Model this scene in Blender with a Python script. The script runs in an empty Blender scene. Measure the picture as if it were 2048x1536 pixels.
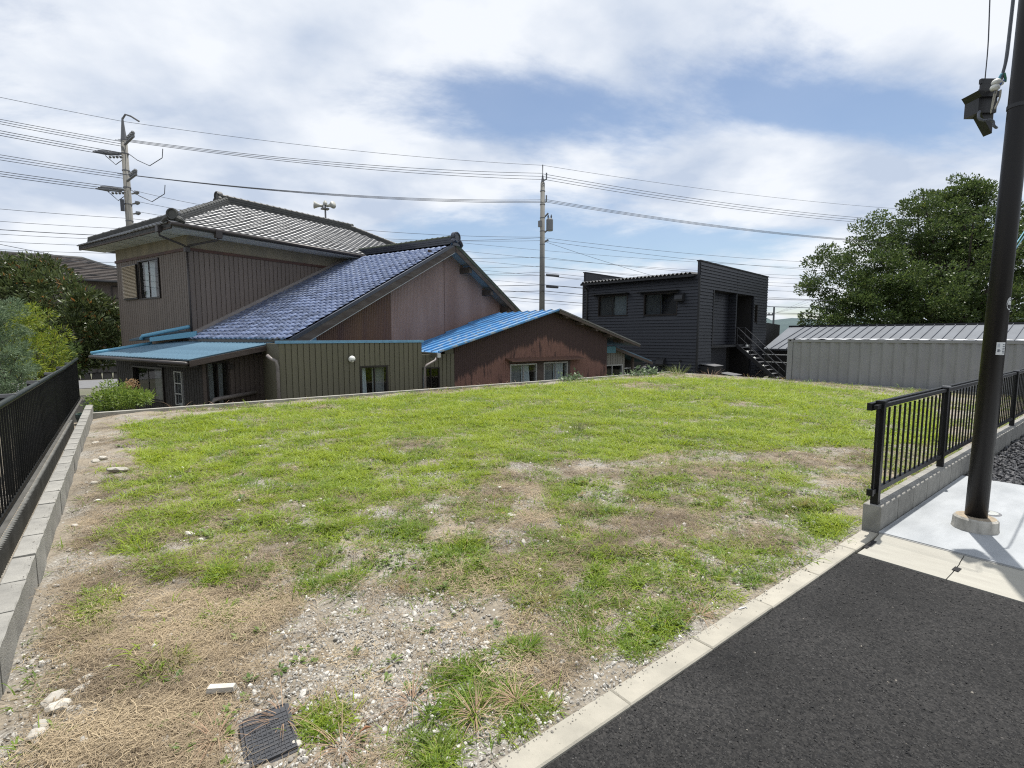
import bpy, math, random
import numpy as np
from mathutils import Vector, Matrix
from math import radians, sin, cos, pi, sqrt, atan2
random.seed(7); RNG = np.random.default_rng(11)
SC = bpy.context.scene
COL = SC.collection

# ------------------------------------------------------------------ camera, sky, sun, exposure
TH = radians(52.3)                       # heading of the camera from +X (the lot is axis aligned)
cd = bpy.data.cameras.new('camera'); cam = bpy.data.objects.new('camera', cd); COL.objects.link(cam)
cam.location = (0, 0, 1.48); cam.rotation_euler = (radians(90 - 5.43), 0, TH - pi / 2)
cd.sensor_width = 36; cd.lens = 36 * 1010 / 2048; cd.clip_start = 0.05; cd.clip_end = 20000
SC.camera = cam

SUN_EL, SUN_ANG = radians(75), radians(20.3)      # elevation, angle from +X
sd = bpy.data.lights.new('sun', 'SUN'); sun = bpy.data.objects.new('sun', sd); COL.objects.link(sun)
sd.energy = 4.9; sd.angle = radians(0.53); sd.color = (1, 0.965, 0.91)
sdir = Vector((cos(SUN_EL) * cos(SUN_ANG), cos(SUN_EL) * sin(SUN_ANG), sin(SUN_EL)))
sun.rotation_euler = sdir.to_track_quat('Z', 'Y').to_euler(); sun.location = (0, 0, 30)

world = bpy.data.worlds.new('World'); SC.world = world; world.use_nodes = True
def build_world():
    nt = world.node_tree; nt.nodes.clear(); N = nt.nodes.new; L = nt.links.new
    out = N('ShaderNodeOutputWorld'); bg = N('ShaderNodeBackground'); bg.inputs['Strength'].default_value = 0.1
    sky = N('ShaderNodeTexSky'); sky.sky_type = 'NISHITA'; sky.sun_disc = False
    sky.sun_elevation = SUN_EL; sky.sun_rotation = pi / 2 - SUN_ANG; sky.air_density = 1.0; sky.dust_density = 0.5; sky.ozone_density = 1.5
    tc = N('ShaderNodeTexCoord'); rot = N('ShaderNodeVectorRotate'); rot.rotation_type = 'Z_AXIS'; rot.inputs['Angle'].default_value = pi / 2 - TH
    L(tc.outputs['Generated'], rot.inputs['Vector'])
    sep = N('ShaderNodeSeparateXYZ'); L(rot.outputs[0], sep.inputs[0])
    def M(op, a, b=None):
        m = N('ShaderNodeMath'); m.operation = op
        for i, v in enumerate((a, b)):
            if v is None: continue
            if isinstance(v, (int, float)): m.inputs[i].default_value = v
            else: L(v, m.inputs[i])
        return m.outputs[0]
    zz = M('ADD', M('MAXIMUM', sep.outputs['Z'], 0.0), 0.22)
    cx = M('DIVIDE', sep.outputs['X'], zz); cy = M('DIVIDE', sep.outputs['Y'], zz)
    comb = N('ShaderNodeCombineXYZ'); L(cx, comb.inputs[0]); L(cy, comb.inputs[1])
    mp = N('ShaderNodeMapping'); mp.inputs['Location'].default_value = (3.1, 0.35, 0); mp.inputs['Scale'].default_value = (0.55, 0.95, 1); mp.inputs['Rotation'].default_value = (0, 0, radians(-24))
    L(comb.outputs[0], mp.inputs['Vector'])
    n1 = N('ShaderNodeTexNoise'); n1.inputs['Scale'].default_value = 1.0; n1.inputs['Detail'].default_value = 12; n1.inputs['Roughness'].default_value = 0.6; n1.inputs['Distortion'].default_value = 0.25
    L(mp.outputs[0], n1.inputs['Vector'])
    ramp = N('ShaderNodeValToRGB'); ramp.color_ramp.interpolation = 'EASE'
    ramp.color_ramp.elements[0].position = 0.37; ramp.color_ramp.elements[0].color = (0.08, 0.08, 0.08, 1)
    ramp.color_ramp.elements[1].position = 0.535; ramp.color_ramp.elements[1].color = (0.98, 0.98, 0.98, 1)
    def gap(px, py, sx, sy, amt):          # thinner cloud, a blue gap
        a = M('MULTIPLY', M('SUBTRACT', cx, px), 1 / sx); b = M('MULTIPLY', M('SUBTRACT', cy, py), 1 / sy)
        return M('MULTIPLY', M('POWER', 2.718, M('MULTIPLY', M('ADD', M('MULTIPLY', a, a), M('MULTIPLY', b, b)), -1.0)), amt)
    cov = M('ADD', n1.outputs['Fac'], 0.055)
    for q in ((0.0, 1.55, 0.42, 0.26, 0.20), (0.95, 1.42, 0.40, 0.15, 0.13), (0.55, 2.6, 0.9, 0.5, 0.12)): cov = M('SUBTRACT', cov, gap(*q))
    L(cov, ramp.inputs['Fac'])
    n2 = N('ShaderNodeTexNoise'); n2.inputs['Scale'].default_value = 2.3; n2.inputs['Detail'].default_value = 9; n2.inputs['Roughness'].default_value = 0.5
    mp2 = N('ShaderNodeMapping'); mp2.inputs['Location'].default_value = (7.3, 2.2, 1.0); L(comb.outputs[0], mp2.inputs['Vector']); L(mp2.outputs[0], n2.inputs['Vector'])
    cr = N('ShaderNodeValToRGB')
    cr.color_ramp.elements[0].position = 0.36; cr.color_ramp.elements[0].color = (4.7, 5.4, 6.6, 1)
    cr.color_ramp.elements[1].position = 0.6; cr.color_ramp.elements[1].color = (7.7, 8.0, 8.45, 1)
    L(n2.outputs['Fac'], cr.inputs['Fac'])
    mix = N('ShaderNodeMix'); mix.data_type = 'RGBA'
    L(ramp.outputs['Color'], mix.inputs['Factor'])
    hs = N('ShaderNodeHueSaturation'); hs.inputs['Saturation'].default_value = 0.95; hs.inputs['Value'].default_value = 1.05
    L(sky.outputs[0], hs.inputs['Color'])
    L(hs.outputs[0], mix.inputs['A']); L(cr.outputs[0], mix.inputs['B'])
    L(mix.outputs['Result'], bg.inputs['Color']); L(bg.outputs[0], out.inputs['Surface'])
build_world()
SC.view_settings.view_transform = 'Standard'; SC.view_settings.look = 'None'
SC.view_settings.exposure = 0.28; SC.view_settings.gamma = 1.0; SC.view_settings.use_curve_mapping = False
SC.render.engine = 'CYCLES'; SC.cycles.use_denoising = False; SC.cycles.filter_width = 1.15; SC.cycles.max_bounces = 4; SC.cycles.diffuse_bounces = 2; SC.cycles.glossy_bounces = 2; SC.cycles.transmission_bounces = 2; SC.cycles.transparent_max_bounces = 8

# ------------------------------------------------------------------ helpers
OFF = {}
def tag(o, label=None, cat=None, group=None, kind=None):
    if label: o['label'] = label
    if cat: o['category'] = cat
    if group: o['group'] = group
    if kind: o['kind'] = kind
    return o
def thing(name, label, cat, loc=(0, 0, 0), rotz=None, group=None, kind=None):
    """Empty at the base. rotz None: parts come in world axes; else parts come in local x,y and world z."""
    o = bpy.data.objects.new(name, None); COL.objects.link(o); o.location = loc; o.empty_display_size = 0.3
    if rotz is None: OFF[o] = Vector(loc)
    else: o.rotation_euler = (0, 0, rotz); OFF[o] = Vector((0, 0, loc[2]))
    return tag(o, label, cat, group, kind)
def offset_of(p):
    while p is not None:
        if p in OFF: return OFF[p]
        p = p.parent
    return Vector((0, 0, 0))
def link(name, me, m=None, parent=None, label=None, cat=None, group=None, kind=None):
    o = bpy.data.objects.new(name, me); COL.objects.link(o)
    if m is not None:
        if len(me.materials) == 0: me.materials.append(m)
    if parent is not None: o.parent = parent
    return tag(o, label, cat, group, kind)
def mk(name, v, f, m, parent=None, smooth=False, **k):
    off = offset_of(parent)
    me = bpy.data.meshes.new(name)
    v = np.asarray(v, float).reshape(-1, 3) - np.array(off)
    me.from_pydata(v.tolist(), [], [tuple(int(i) for i in q) for q in f])
    if smooth: me.polygons.foreach_set('use_smooth', [True] * len(me.polygons))
    me.update()
    return link(name, me, m, parent, **k)
def fastmesh(name, v, quads=None, tris=None, m=None, smooth=False, uvcol=None):
    me = bpy.data.meshes.new(name); v = np.asarray(v, np.float32).reshape(-1, 3)
    me.vertices.add(len(v)); me.vertices.foreach_set('co', v.ravel())
    parts = []; ls = []
    st = 0
    if quads is not None and len(quads): q = np.asarray(quads, np.int32); parts.append(q.ravel()); ls += [np.arange(len(q)) * 4 + st]; st += q.size
    if tris is not None and len(tris): q = np.asarray(tris, np.int32); parts.append(q.ravel()); ls += [np.arange(len(q)) * 3 + st]; st += q.size
    idx = np.concatenate(parts); starts = np.concatenate(ls).astype(np.int32)
    me.loops.add(len(idx)); me.loops.foreach_set('vertex_index', idx)
    me.polygons.add(len(starts)); me.polygons.foreach_set('loop_start', starts)
    if smooth: me.polygons.foreach_set('use_smooth', np.ones(len(starts), bool))
    if m is not None: me.materials.append(m)
    me.update(calc_edges=True); me.validate()
    return me
def pca(name, mesh, parent, loc, rot=(0, 0, 0), scale=(1, 1, 1), m=None, **k):
    """piece sharing mesh data; loc in the same coordinates as mk()."""
    o = bpy.data.objects.new(name, mesh); COL.objects.link(o)
    if m is not None and len(mesh.materials) == 0: mesh.materials.append(m)
    o.parent = parent; o.location = Vector(loc) - offset_of(parent); o.rotation_euler = rot; o.scale = scale
    return tag(o, **k) if k else o

class MB:
    def __init__(s): s.v = []; s.f = []
    def add(s, v, f):
        b = len(s.v); s.v += [tuple(map(float, p)) for p in v]; s.f += [tuple(i + b for i in q) for q in f]; return s
    def hex(s, p):   # 8 corners: bottom 4 ccw, top 4 ccw
        return s.add(p, [(3, 2, 1, 0), (4, 5, 6, 7), (0, 1, 5, 4), (1, 2, 6, 5), (2, 3, 7, 6), (3, 0, 4, 7)])
    def box(s, x0, x1, y0, y1, z0, z1):
        return s.hex([(x0, y0, z0), (x1, y0, z0), (x1, y1, z0), (x0, y1, z0), (x0, y0, z1), (x1, y0, z1), (x1, y1, z1), (x0, y1, z1)])
    def tube(s, pts, r, n=6, cap=True):
        pts = [Vector(p) for p in pts]; rs = r if hasattr(r, '__len__') else [r] * len(pts)
        rings = []; up = Vector((0.13, 0.21, 0.97)).normalized(); v = []; f = []
        for i, p in enumerate(pts):
            t = (pts[min(i + 1, len(pts) - 1)] - pts[max(i - 1, 0)]).normalized()
            a = up - t * up.dot(t)
            if a.length < 1e-3: a = Vector((1, 0, 0)) - t * t.x
            a.normalize(); b = t.cross(a)
            for k in range(n):
                w = 2 * pi * k / n; v.append(p + (a * cos(w) + b * sin(w)) * rs[i])
        for i in range(len(pts) - 1):
            for k in range(n):
                f.append((i * n + k, i * n + (k + 1) % n, (i + 1) * n + (k + 1) % n, (i + 1) * n + k))
        if cap: f.append(tuple(range(n - 1, -1, -1))); f.append(tuple((len(pts) - 1) * n + k for k in range(n)))
        return s.add(v, f)
    def prism(s, poly, d):   # polygon of 3-d points extruded by d
        n = len(poly); d = Vector(d); a = [Vector(p) for p in poly]; b = [p + d for p in a]
        return s.add(a + b, [tuple(range(n - 1, -1, -1)), tuple(range(n, 2 * n))] + [(i, (i + 1) % n, n + (i + 1) % n, n + i) for i in range(n)])
    def lathe(s, c, prof, n=16):   # prof: (r, z)
        v = []; f = []
        for r, z in prof:
            for k in range(n): v.append((c[0] + r * cos(2 * pi * k / n), c[1] + r * sin(2 * pi * k / n), c[2] + z))
        for i in range(len(prof) - 1):
            for k in range(n): f.append((i * n + k, i * n + (k + 1) % n, (i + 1) * n + (k + 1) % n, (i + 1) * n + k))
        f.append(tuple(range(n - 1, -1, -1))); f.append(tuple((len(prof) - 1) * n + k for k in range(n)))
        return s.add(v, f)
    def build(s, name, m, parent=None, smooth=False, **k):
        return mk(name, s.v, s.f, m, parent, smooth, **k)
def tubes_smooth(o): 
    return o
class Wall:
    """left end as seen from outside, direction to the right; d is outwards."""
    def __init__(s, x0, y0, dx, dy):
        l = sqrt(dx * dx + dy * dy); s.o = (x0, y0); s.d = (dx / l, dy / l); s.n = (dy / l, -dx / l); s.rz = atan2(dy, dx)
    def pt(s, a, d, z): return (s.o[0] + s.d[0] * a + s.n[0] * d, s.o[1] + s.d[1] * a + s.n[1] * d, z)
    def box(s, mb, a0, a1, d0, d1, z0, z1):
        return mb.hex([s.pt(a0, d1, z0), s.pt(a1, d1, z0), s.pt(a1, d0, z0), s.pt(a0, d0, z0), s.pt(a0, d1, z1), s.pt(a1, d1, z1), s.pt(a1, d0, z1), s.pt(a0, d0, z1)])

def rawmesh(name, v, f, smooth=False):
    me = bpy.data.meshes.new(name); me.from_pydata([tuple(p) for p in v], [], f)
    if smooth: me.polygons.foreach_set('use_smooth', [True] * len(me.polygons))
    me.update(); return me

# ------------------------------------------------------------------ materials
MATS = {}
def mat(name, col, rough=0.6, metal=0.0, col2=None, scale=8.0, detail=4, mixlo=0.35, mixhi=0.7, bump=0.0, bscale=60.0, rnd=0.0, spec=0.5, stretch=(1, 1, 1), trans=0.0, coat=0.0, dirt=None):
    if name in MATS: return MATS[name]
    m = bpy.data.materials.new(name); MATS[name] = m; m.use_nodes = True
    nt = m.node_tree; N = nt.nodes.new; L = nt.links.new
    p = nt.nodes['Principled BSDF']; p.inputs['Roughness'].default_value = rough; p.inputs['Metallic'].default_value = metal
    p.inputs['Specular IOR Level'].default_value = spec
    if coat: p.inputs['Coat Weight'].default_value = coat; p.inputs['Coat Roughness'].default_value = 0.08
    c4 = lambda c: (c[0], c[1], c[2], 1)
    p.inputs['Base Color'].default_value = c4(col)
    tc = N('ShaderNodeTexCoord'); last = None
    if col2 is not None:
        mp = N('ShaderNodeMapping'); mp.inputs['Scale'].default_value = stretch; L(tc.outputs['Object'], mp.inputs['Vector'])
        oi = None
        n = N('ShaderNodeTexNoise'); n.inputs['Scale'].default_value = scale; n.inputs['Detail'].default_value = detail; n.inputs['Roughness'].default_value = 0.6
        L(mp.outputs[0], n.inputs['Vector'])
        r = N('ShaderNodeMapRange'); r.inputs['From Min'].default_value = mixlo; r.inputs['From Max'].default_value = mixhi; L(n.outputs['Fac'], r.inputs['Value'])
        mx = N('ShaderNodeMix'); mx.data_type = 'RGBA'; mx.inputs['A'].default_value = c4(col); mx.inputs['B'].default_value = c4(col2); L(r.outputs[0], mx.inputs['Factor'])
        last = mx.outputs['Result']
    if rnd:
        oi = N('ShaderNodeObjectInfo'); r = N('ShaderNodeMapRange'); r.inputs['To Min'].default_value = 1 - rnd; r.inputs['To Max'].default_value = 1 + rnd; L(oi.outputs['Random'], r.inputs['Value'])
        hs = N('ShaderNodeHueSaturation'); L(r.outputs[0], hs.inputs['Value'])
        if last is None: hs.inputs['Color'].default_value = c4(col)
        else: L(last, hs.inputs['Color'])
        last = hs.outputs[0]
    if last is not None: L(last, p.inputs['Base Color'])
    if bump:
        nb = N('ShaderNodeTexNoise'); nb.inputs['Scale'].default_value = bscale; nb.inputs['Detail'].default_value = 3; L(tc.outputs['Object'], nb.inputs['Vector'])
        b = N('ShaderNodeBump'); b.inputs['Strength'].default_value = bump; b.inputs['Distance'].default_value = 0.01; L(nb.outputs['Fac'], b.inputs['Height']); L(b.outputs[0], p.inputs['Normal'])
    return m
def leafmat(name, c1, c2, c3=None, transl=0.35, rough=0.5, attr=None, stops=None):
    if name in MATS: return MATS[name]
    m = bpy.data.materials.new(name); MATS[name] = m; m.use_nodes = True
    nt = m.node_tree; N = nt.nodes.new; L = nt.links.new; nt.nodes.clear()
    out = N('ShaderNodeOutputMaterial'); p = N('ShaderNodeBsdfPrincipled'); p.inputs['Roughness'].default_value = rough; p.inputs['Specular IOR Level'].default_value = 0.35
    ramp = N('ShaderNodeValToRGB'); e = ramp.color_ramp.elements
    e[0].color = (*c1, 1); e[1].color = (*c2, 1); e[0].position = 0.0; e[1].position = 0.955 if c3 else 1.0
    if c3: x = e.new(0.985); x.color = (*c3, 1)
    if stops:
        while len(e) < len(stops): e.new(0.5)
        for el, (q, c) in zip(e, stops): el.position = q; el.color = (*c, 1)
    if attr:
        a = N('ShaderNodeAttribute'); a.attribute_type = 'INSTANCER'; a.attribute_name = attr; L(a.outputs['Fac'], ramp.inputs['Fac'])
    else:
        g = N('ShaderNodeNewGeometry'); L(g.outputs['Random Per Island'], ramp.inputs['Fac'])
    t = N('ShaderNodeBsdfTranslucent'); mx = N('ShaderNodeMixShader'); mx.inputs[0].default_value = transl
    hs = N('ShaderNodeHueSaturation'); hs.inputs['Value'].default_value = 1.35; hs.inputs['Hue'].default_value = 0.495; L(ramp.outputs[0], hs.inputs['Color'])
    L(ramp.outputs[0], p.inputs['Base Color']); L(hs.outputs[0], t.inputs['Color']); L(p.outputs[0], mx.inputs[1]); L(t.outputs[0], mx.inputs[2]); L(mx.outputs[0], out.inputs[0])
    return m
def glassmat(name='window_glass', tint=(0.03, 0.035, 0.04)):
    if name in MATS: return MATS[name]
    m = bpy.data.materials.new(name); MATS[name] = m; m.use_nodes = True
    nt = m.node_tree; N = nt.nodes.new; L = nt.links.new; nt.nodes.clear()
    out = N('ShaderNodeOutputMaterial'); t = N('ShaderNodeBsdfTransparent'); t.inputs[0].default_value = (0.75, 0.78, 0.78, 1)
    g = N('ShaderNodeBsdfGlossy'); g.inputs['Roughness'].default_value = 0.03; lw = N('ShaderNodeLayerWeight'); pw = N('ShaderNodeMath'); pw.operation = 'POWER'; pw.inputs[1].default_value = 4.0; L(lw.outputs['Facing'], pw.inputs[0])
    fr = N('ShaderNodeMath'); fr.operation = 'MULTIPLY_ADD'; fr.inputs[1].default_value = 0.55; fr.inputs[2].default_value = 0.045; L(pw.outputs[0], fr.inputs[0])
    mx = N('ShaderNodeMixShader'); L(fr.outputs[0], mx.inputs[0]); L(t.outputs[0], mx.inputs[1]); L(g.outputs[0], mx.inputs[2]); L(mx.outputs[0], out.inputs[0])
    return m

M_concrete = mat('pale_concrete', (0.365, 0.34, 0.28), 0.85, col2=(0.25, 0.235, 0.195), scale=5, detail=8, bump=0.25, bscale=160, rnd=0.07)
M_gutter = mat('gutter_concrete', (0.345, 0.332, 0.285), 0.85, col2=(0.30, 0.285, 0.245), scale=5, detail=8, bump=0.2, bscale=140, rnd=0.05, stretch=(3, 0.6, 1))
M_block = mat('concrete_block', (0.29, 0.28, 0.25), 0.9, col2=(0.165, 0.16, 0.145), scale=5, detail=10, bump=0.5, bscale=120, rnd=0.08)
M_slab = mat('slab_concrete', (0.35, 0.365, 0.375), 0.8, col2=(0.265, 0.28, 0.29), scale=2.2, detail=8, bump=0.12, bscale=200, stretch=(1, 2.5, 1))
M_capconc = mat('old_concrete', (0.34, 0.33, 0.29), 0.9, col2=(0.22, 0.21, 0.18), scale=4, detail=8, bump=0.3, bscale=90)
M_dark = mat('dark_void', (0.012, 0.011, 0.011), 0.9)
M_room = mat('room_interior', (0.03, 0.028, 0.026), 0.9)
M_blackmetal = mat('black_fence_metal', (0.0045, 0.0045, 0.005), 0.42, 0.0, spec=0.3)
M_bronze = mat('dark_bronze_metal', (0.006, 0.0065, 0.006), 0.5, 0.0, spec=0.25)
M_polemetal = mat('dark_brown_pole', (0.0085, 0.0072, 0.0068), 0.42, 0.0, spec=0.3, col2=(0.012, 0.0105, 0.010), scale=2, stretch=(4, 4, 0.4))
M_white = mat('white_plastic', (0.72, 0.72, 0.68), 0.45, col2=(0.6, 0.6, 0.55), scale=12)
M_glass = glassmat()
M_brown = mat('brown_siding', (0.145, 0.115, 0.095), 0.62, col2=(0.115, 0.09, 0.075), scale=1.2, detail=6, rnd=0.08, stretch=(1, 1, 0.35), bump=0.05, bscale=40)
M_band = mat('beige_mortar', (0.25, 0.215, 0.155), 0.9, col2=(0.16, 0.145, 0.11), scale=2.0, detail=8, stretch=(1, 1, 0.25))
M_redtrim = mat('red_brown_trim', (0.085, 0.032, 0.018), 0.6, col2=(0.04, 0.018, 0.012), scale=6, stretch=(0.3, 0.3, 1))
M_darkwood = mat('weathered_dark_wood', (0.05, 0.034, 0.026), 0.8, col2=(0.10, 0.08, 0.068), scale=5, detail=8, stretch=(0.35, 2, 2), bump=0.2, bscale=30)
M_soffit = mat('grey_soffit', (0.60, 0.61, 0.59), 0.8, col2=(0.5, 0.51, 0.5), scale=1.5)
M_gutterbrown = mat('brown_gutter', (0.035, 0.028, 0.026), 0.45)
M_pvc = mat('grey_brown_pipe', (0.2, 0.175, 0.16), 0.5, col2=(0.15, 0.13, 0.12), scale=4)
M_tiledark = mat('smoked_tile', (0.148, 0.152, 0.158), 0.45, 0.1, col2=(0.088, 0.09, 0.092), scale=3, rnd=0.22, bump=0.1, bscale=30)
M_ridgedark = mat('smoked_ridge', (0.032, 0.032, 0.031), 0.5, 0.0, col2=(0.06, 0.06, 0.052), scale=6, rnd=0.15)
M_tileblue = mat('blue_glazed_tile', (0.34, 0.385, 0.50), 0.19, 0.6, col2=(0.11, 0.15, 0.28), scale=5, rnd=0.35, coat=0.4, spec=0.8)
M_tileblack = mat('blue_black_tile', (0.014, 0.018, 0.035), 0.25, col2=(0.03, 0.035, 0.045), scale=6, coat=0.3)
M_moss = mat('mossy_ridge_tile', (0.07, 0.085, 0.05), 0.8, col2=(0.025, 0.028, 0.03), scale=9, detail=6)
M_bluemetal = mat('blue_roof_metal', (0.055, 0.215, 0.44), 0.5, 0.0, col2=(0.06, 0.13, 0.24), scale=1.8, detail=10, mixlo=0.42, mixhi=0.72, rnd=0.06)
M_bluelean = mat('weathered_blue_metal', (0.048, 0.100, 0.142), 0.42, 0.0, col2=(0.035, 0.072, 0.102), scale=2.2, detail=8, mixlo=0.4, mixhi=0.7, rnd=0.05)
M_blueold = mat('peeling_blue_metal', (0.05, 0.22, 0.47), 0.5, 0.0, col2=(0.33, 0.36, 0.36), scale=9, detail=10, mixlo=0.50, mixhi=0.60, rnd=0.05, stretch=(0.4, 3, 1))
M_olive = mat('olive_siding', (0.125, 0.115, 0.075), 0.6, col2=(0.105, 0.096, 0.064), scale=1.5, detail=6, rnd=0.06, stretch=(1, 1, 0.3))
M_paleblue = mat('pale_blue_trim', (0.16, 0.34, 0.50), 0.5, col2=(0.12, 0.25, 0.38), scale=8)
M_pink = mat('faded_pink_iron', (0.275, 0.185, 0.162), 0.6, col2=(0.19, 0.115, 0.095), scale=1.2, detail=8, stretch=(1, 1, 0.2), bump=0.03, bscale=30)
M_rust = mat('rusty_brown_iron', (0.10, 0.052, 0.042), 0.7, col2=(0.15, 0.08, 0.045), scale=1.6, detail=9, stretch=(1.5, 1.5, 0.15))
M_curtain = mat('pale_curtain', (0.62, 0.68, 0.70), 0.9, col2=(0.5, 0.56, 0.6), scale=4)
M_net = mat('grey_net_curtain', (0.30, 0.31, 0.31), 0.9, col2=(0.22, 0.23, 0.23), scale=3, stretch=(6, 6, 0.5))
M_alu = mat('aluminium_frame', (0.42, 0.42, 0.41), 0.4, 0.4)
M_bronzeframe = mat('bronze_window_frame', (0.025, 0.02, 0.018), 0.4, 0.3)
M_shutter = mat('cream_shutter', (0.45, 0.37, 0.26), 0.55, rnd=0.05)
M_black = mat('black_siding', (0.0145, 0.016, 0.022), 0.5, col2=(0.021, 0.0225, 0.030), scale=1.5, detail=6, rnd=0.12, stretch=(0.4, 0.4, 2))
M_blacktrim = mat('black_trim', (0.016, 0.016, 0.018), 0.5)
M_steel = mat('grey_steel', (0.16, 0.16, 0.165), 0.5, 0.3)
M_lightsteel = mat('pale_steel', (0.5, 0.5, 0.49), 0.55)
M_container = mat('grey_container_paint', (0.245, 0.246, 0.248), 0.55, col2=(0.21, 0.211, 0.213), scale=1.3, detail=8, bump=0.05, bscale=8)
M_conttop = mat('container_roof_paint', (0.55, 0.56, 0.57), 0.6, col2=(0.42, 0.42, 0.42), scale=1.3, detail=8)
M_seam = mat('grey_seam_roof', (0.105, 0.118, 0.138), 0.6, 0.0, col2=(0.08, 0.09, 0.105), scale=1.0, detail=9, rnd=0.06, stretch=(1, 1.5, 1))
M_cpole = mat('concrete_pole', (0.21, 0.205, 0.185), 0.85, col2=(0.14, 0.135, 0.122), scale=3, detail=6, stretch=(1, 1, 0.3))
M_wire = mat('wire_sheath', (0.075, 0.08, 0.092), 0.6)
M_ins = mat('grey_insulator', (0.16, 0.165, 0.17), 0.35)
M_bark = mat('bark', (0.045, 0.036, 0.028), 0.9, col2=(0.08, 0.065, 0.05), scale=9, stretch=(2, 2, 0.4), bump=0.4, bscale=20)
# ------------------------------------------------------------------ setting: ground, lot, road
def soilmat():
    m = bpy.data.materials.new('lot_soil'); m.use_nodes = True; nt = m.node_tree; N = nt.nodes.new; L = nt.links.new
    p = nt.nodes['Principled BSDF']; p.inputs['Roughness'].default_value = 0.95; p.inputs['Specular IOR Level'].default_value = 0.2
    g = N('ShaderNodeNewGeometry'); pos = g.outputs['Position']
    def noise(s, d=6, r=0.6):
        n = N('ShaderNodeTexNoise'); n.inputs['Scale'].default_value = s; n.inputs['Detail'].default_value = d; n.inputs['Roughness'].default_value = r; L(pos, n.inputs['Vector']); return n.outputs['Fac']
    def ramp(x, stops):
        r = N('ShaderNodeValToRGB'); e = r.color_ramp.elements
        while len(e) < len(stops): e.new(0.5)
        for el, (q, c) in zip(e, stops): el.position = q; el.color = (*c, 1)
        L(x, r.inputs['Fac']); return r.outputs['Color']
    def mixc(f, a, b, t='MIX'):
        x = N('ShaderNodeMix'); x.data_type = 'RGBA'; x.blend_type = t
        if isinstance(f, float): x.inputs['Factor'].default_value = f
        else: L(f, x.inputs['Factor'])
        L(a, x.inputs['A']); L(b, x.inputs['B']); return x.outputs['Result']
    big = ramp(noise(0.9, 5), [(0.35, (0.205, 0.18, 0.142)), (0.55, (0.275, 0.24, 0.19)), (0.7, (0.19, 0.167, 0.132))])
    fine = ramp(noise(55, 8, 0.7), [(0.3, (0.5, 0.46, 0.42)), (0.5, (0.95, 0.95, 0.95)), (0.72, (1.45, 1.4, 1.3))])
    c = mixc(1.0, big, fine, 'MULTIPLY')
    v = N('ShaderNodeTexVoronoi'); v.inputs['Scale'].default_value = 95; L(pos, v.inputs['Vector'])
    peb = ramp(v.outputs['Color'], [(0.0, (0.15, 0.135, 0.115)), (0.6, (0.28, 0.26, 0.225)), (1.0, (0.46, 0.44, 0.40))])
    gm = N('ShaderNodeMapRange'); gm.inputs['From Min'].default_value = 0.46; gm.inputs['From Max'].default_value = 0.6; L(noise(1.6, 4), gm.inputs['Value'])
    c = mixc(gm.outputs[0], c, peb)
    L(c, p.inputs['Base Color'])
    b = N('ShaderNodeBump'); b.inputs['Strength'].default_value = 0.8; b.inputs['Distance'].default_value = 0.012; L(noise(70, 6, 0.7), b.inputs['Height']); L(b.outputs[0], p.inputs['Normal'])
    return m
def asphaltmat():
    m = bpy.data.materials.new('asphalt'); m.use_nodes = True; nt = m.node_tree; N = nt.nodes.new; L = nt.links.new
    p = nt.nodes['Principled BSDF']; p.inputs['Roughness'].default_value = 0.8; p.inputs['Specular IOR Level'].default_value = 0.25
    g = N('ShaderNodeNewGeometry'); pos = g.outputs['Position']
    v = N('ShaderNodeTexVoronoi'); v.inputs['Scale'].default_value = 120; v.inputs['Randomness'].default_value = 1; L(pos, v.inputs['Vector'])
    r = N('ShaderNodeValToRGB'); e = r.color_ramp.elements; e[0].color = (0.006, 0.006, 0.0065, 1); x = e.new(0.5); x.color = (0.0185, 0.0178, 0.017, 1); x = e.new(0.97); x.color = (0.038, 0.036, 0.034, 1); e[-1].color = (0.22, 0.2, 0.17, 1); e[-1].position = 1.0
    L(v.outputs['Color'], r.inputs['Fac'])
    n = N('ShaderNodeTexNoise'); n.inputs['Scale'].default_value = 1.3; n.inputs['Detail'].default_value = 6; L(pos, n.inputs['Vector'])
    mr = N('ShaderNodeMapRange'); mr.inputs['From Min'].default_value = 0.3; mr.inputs['From Max'].default_value = 0.7; mr.inputs['To Min'].default_value = 0.6; mr.inputs['To Max'].default_value = 1.5; L(n.outputs['Fac'], mr.inputs['Value'])
    hs = N('ShaderNodeHueSaturation'); L(r.outputs[0], hs.inputs['Color']); L(mr.outputs[0], hs.inputs['Value'])
    L(hs.outputs[0], p.inputs['Base Color'])
    b = N('ShaderNodeBump'); b.inputs['Strength'].default_value = 0.9; b.inputs['Distance'].default_value = 0.006; L(v.outputs['Distance'], b.inputs['Height']); b.invert = True; L(b.outputs[0], p.inputs['Normal'])
    return m
M_soil = soilmat(); M_asph = asphaltmat()
M_field = mat('town_ground', (0.13, 0.12, 0.09), 0.95, col2=(0.09, 0.1, 0.06), scale=0.3, detail=6)
M_hill = mat('forested_hill', (0.045, 0.075, 0.075), 0.95, col2=(0.035, 0.06, 0.065), scale=0.004, detail=6)
M_dgrav = mat('dark_gravel', (0.045, 0.046, 0.05), 0.8, col2=(0.09, 0.09, 0.095), scale=40, rnd=0.3)

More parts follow.
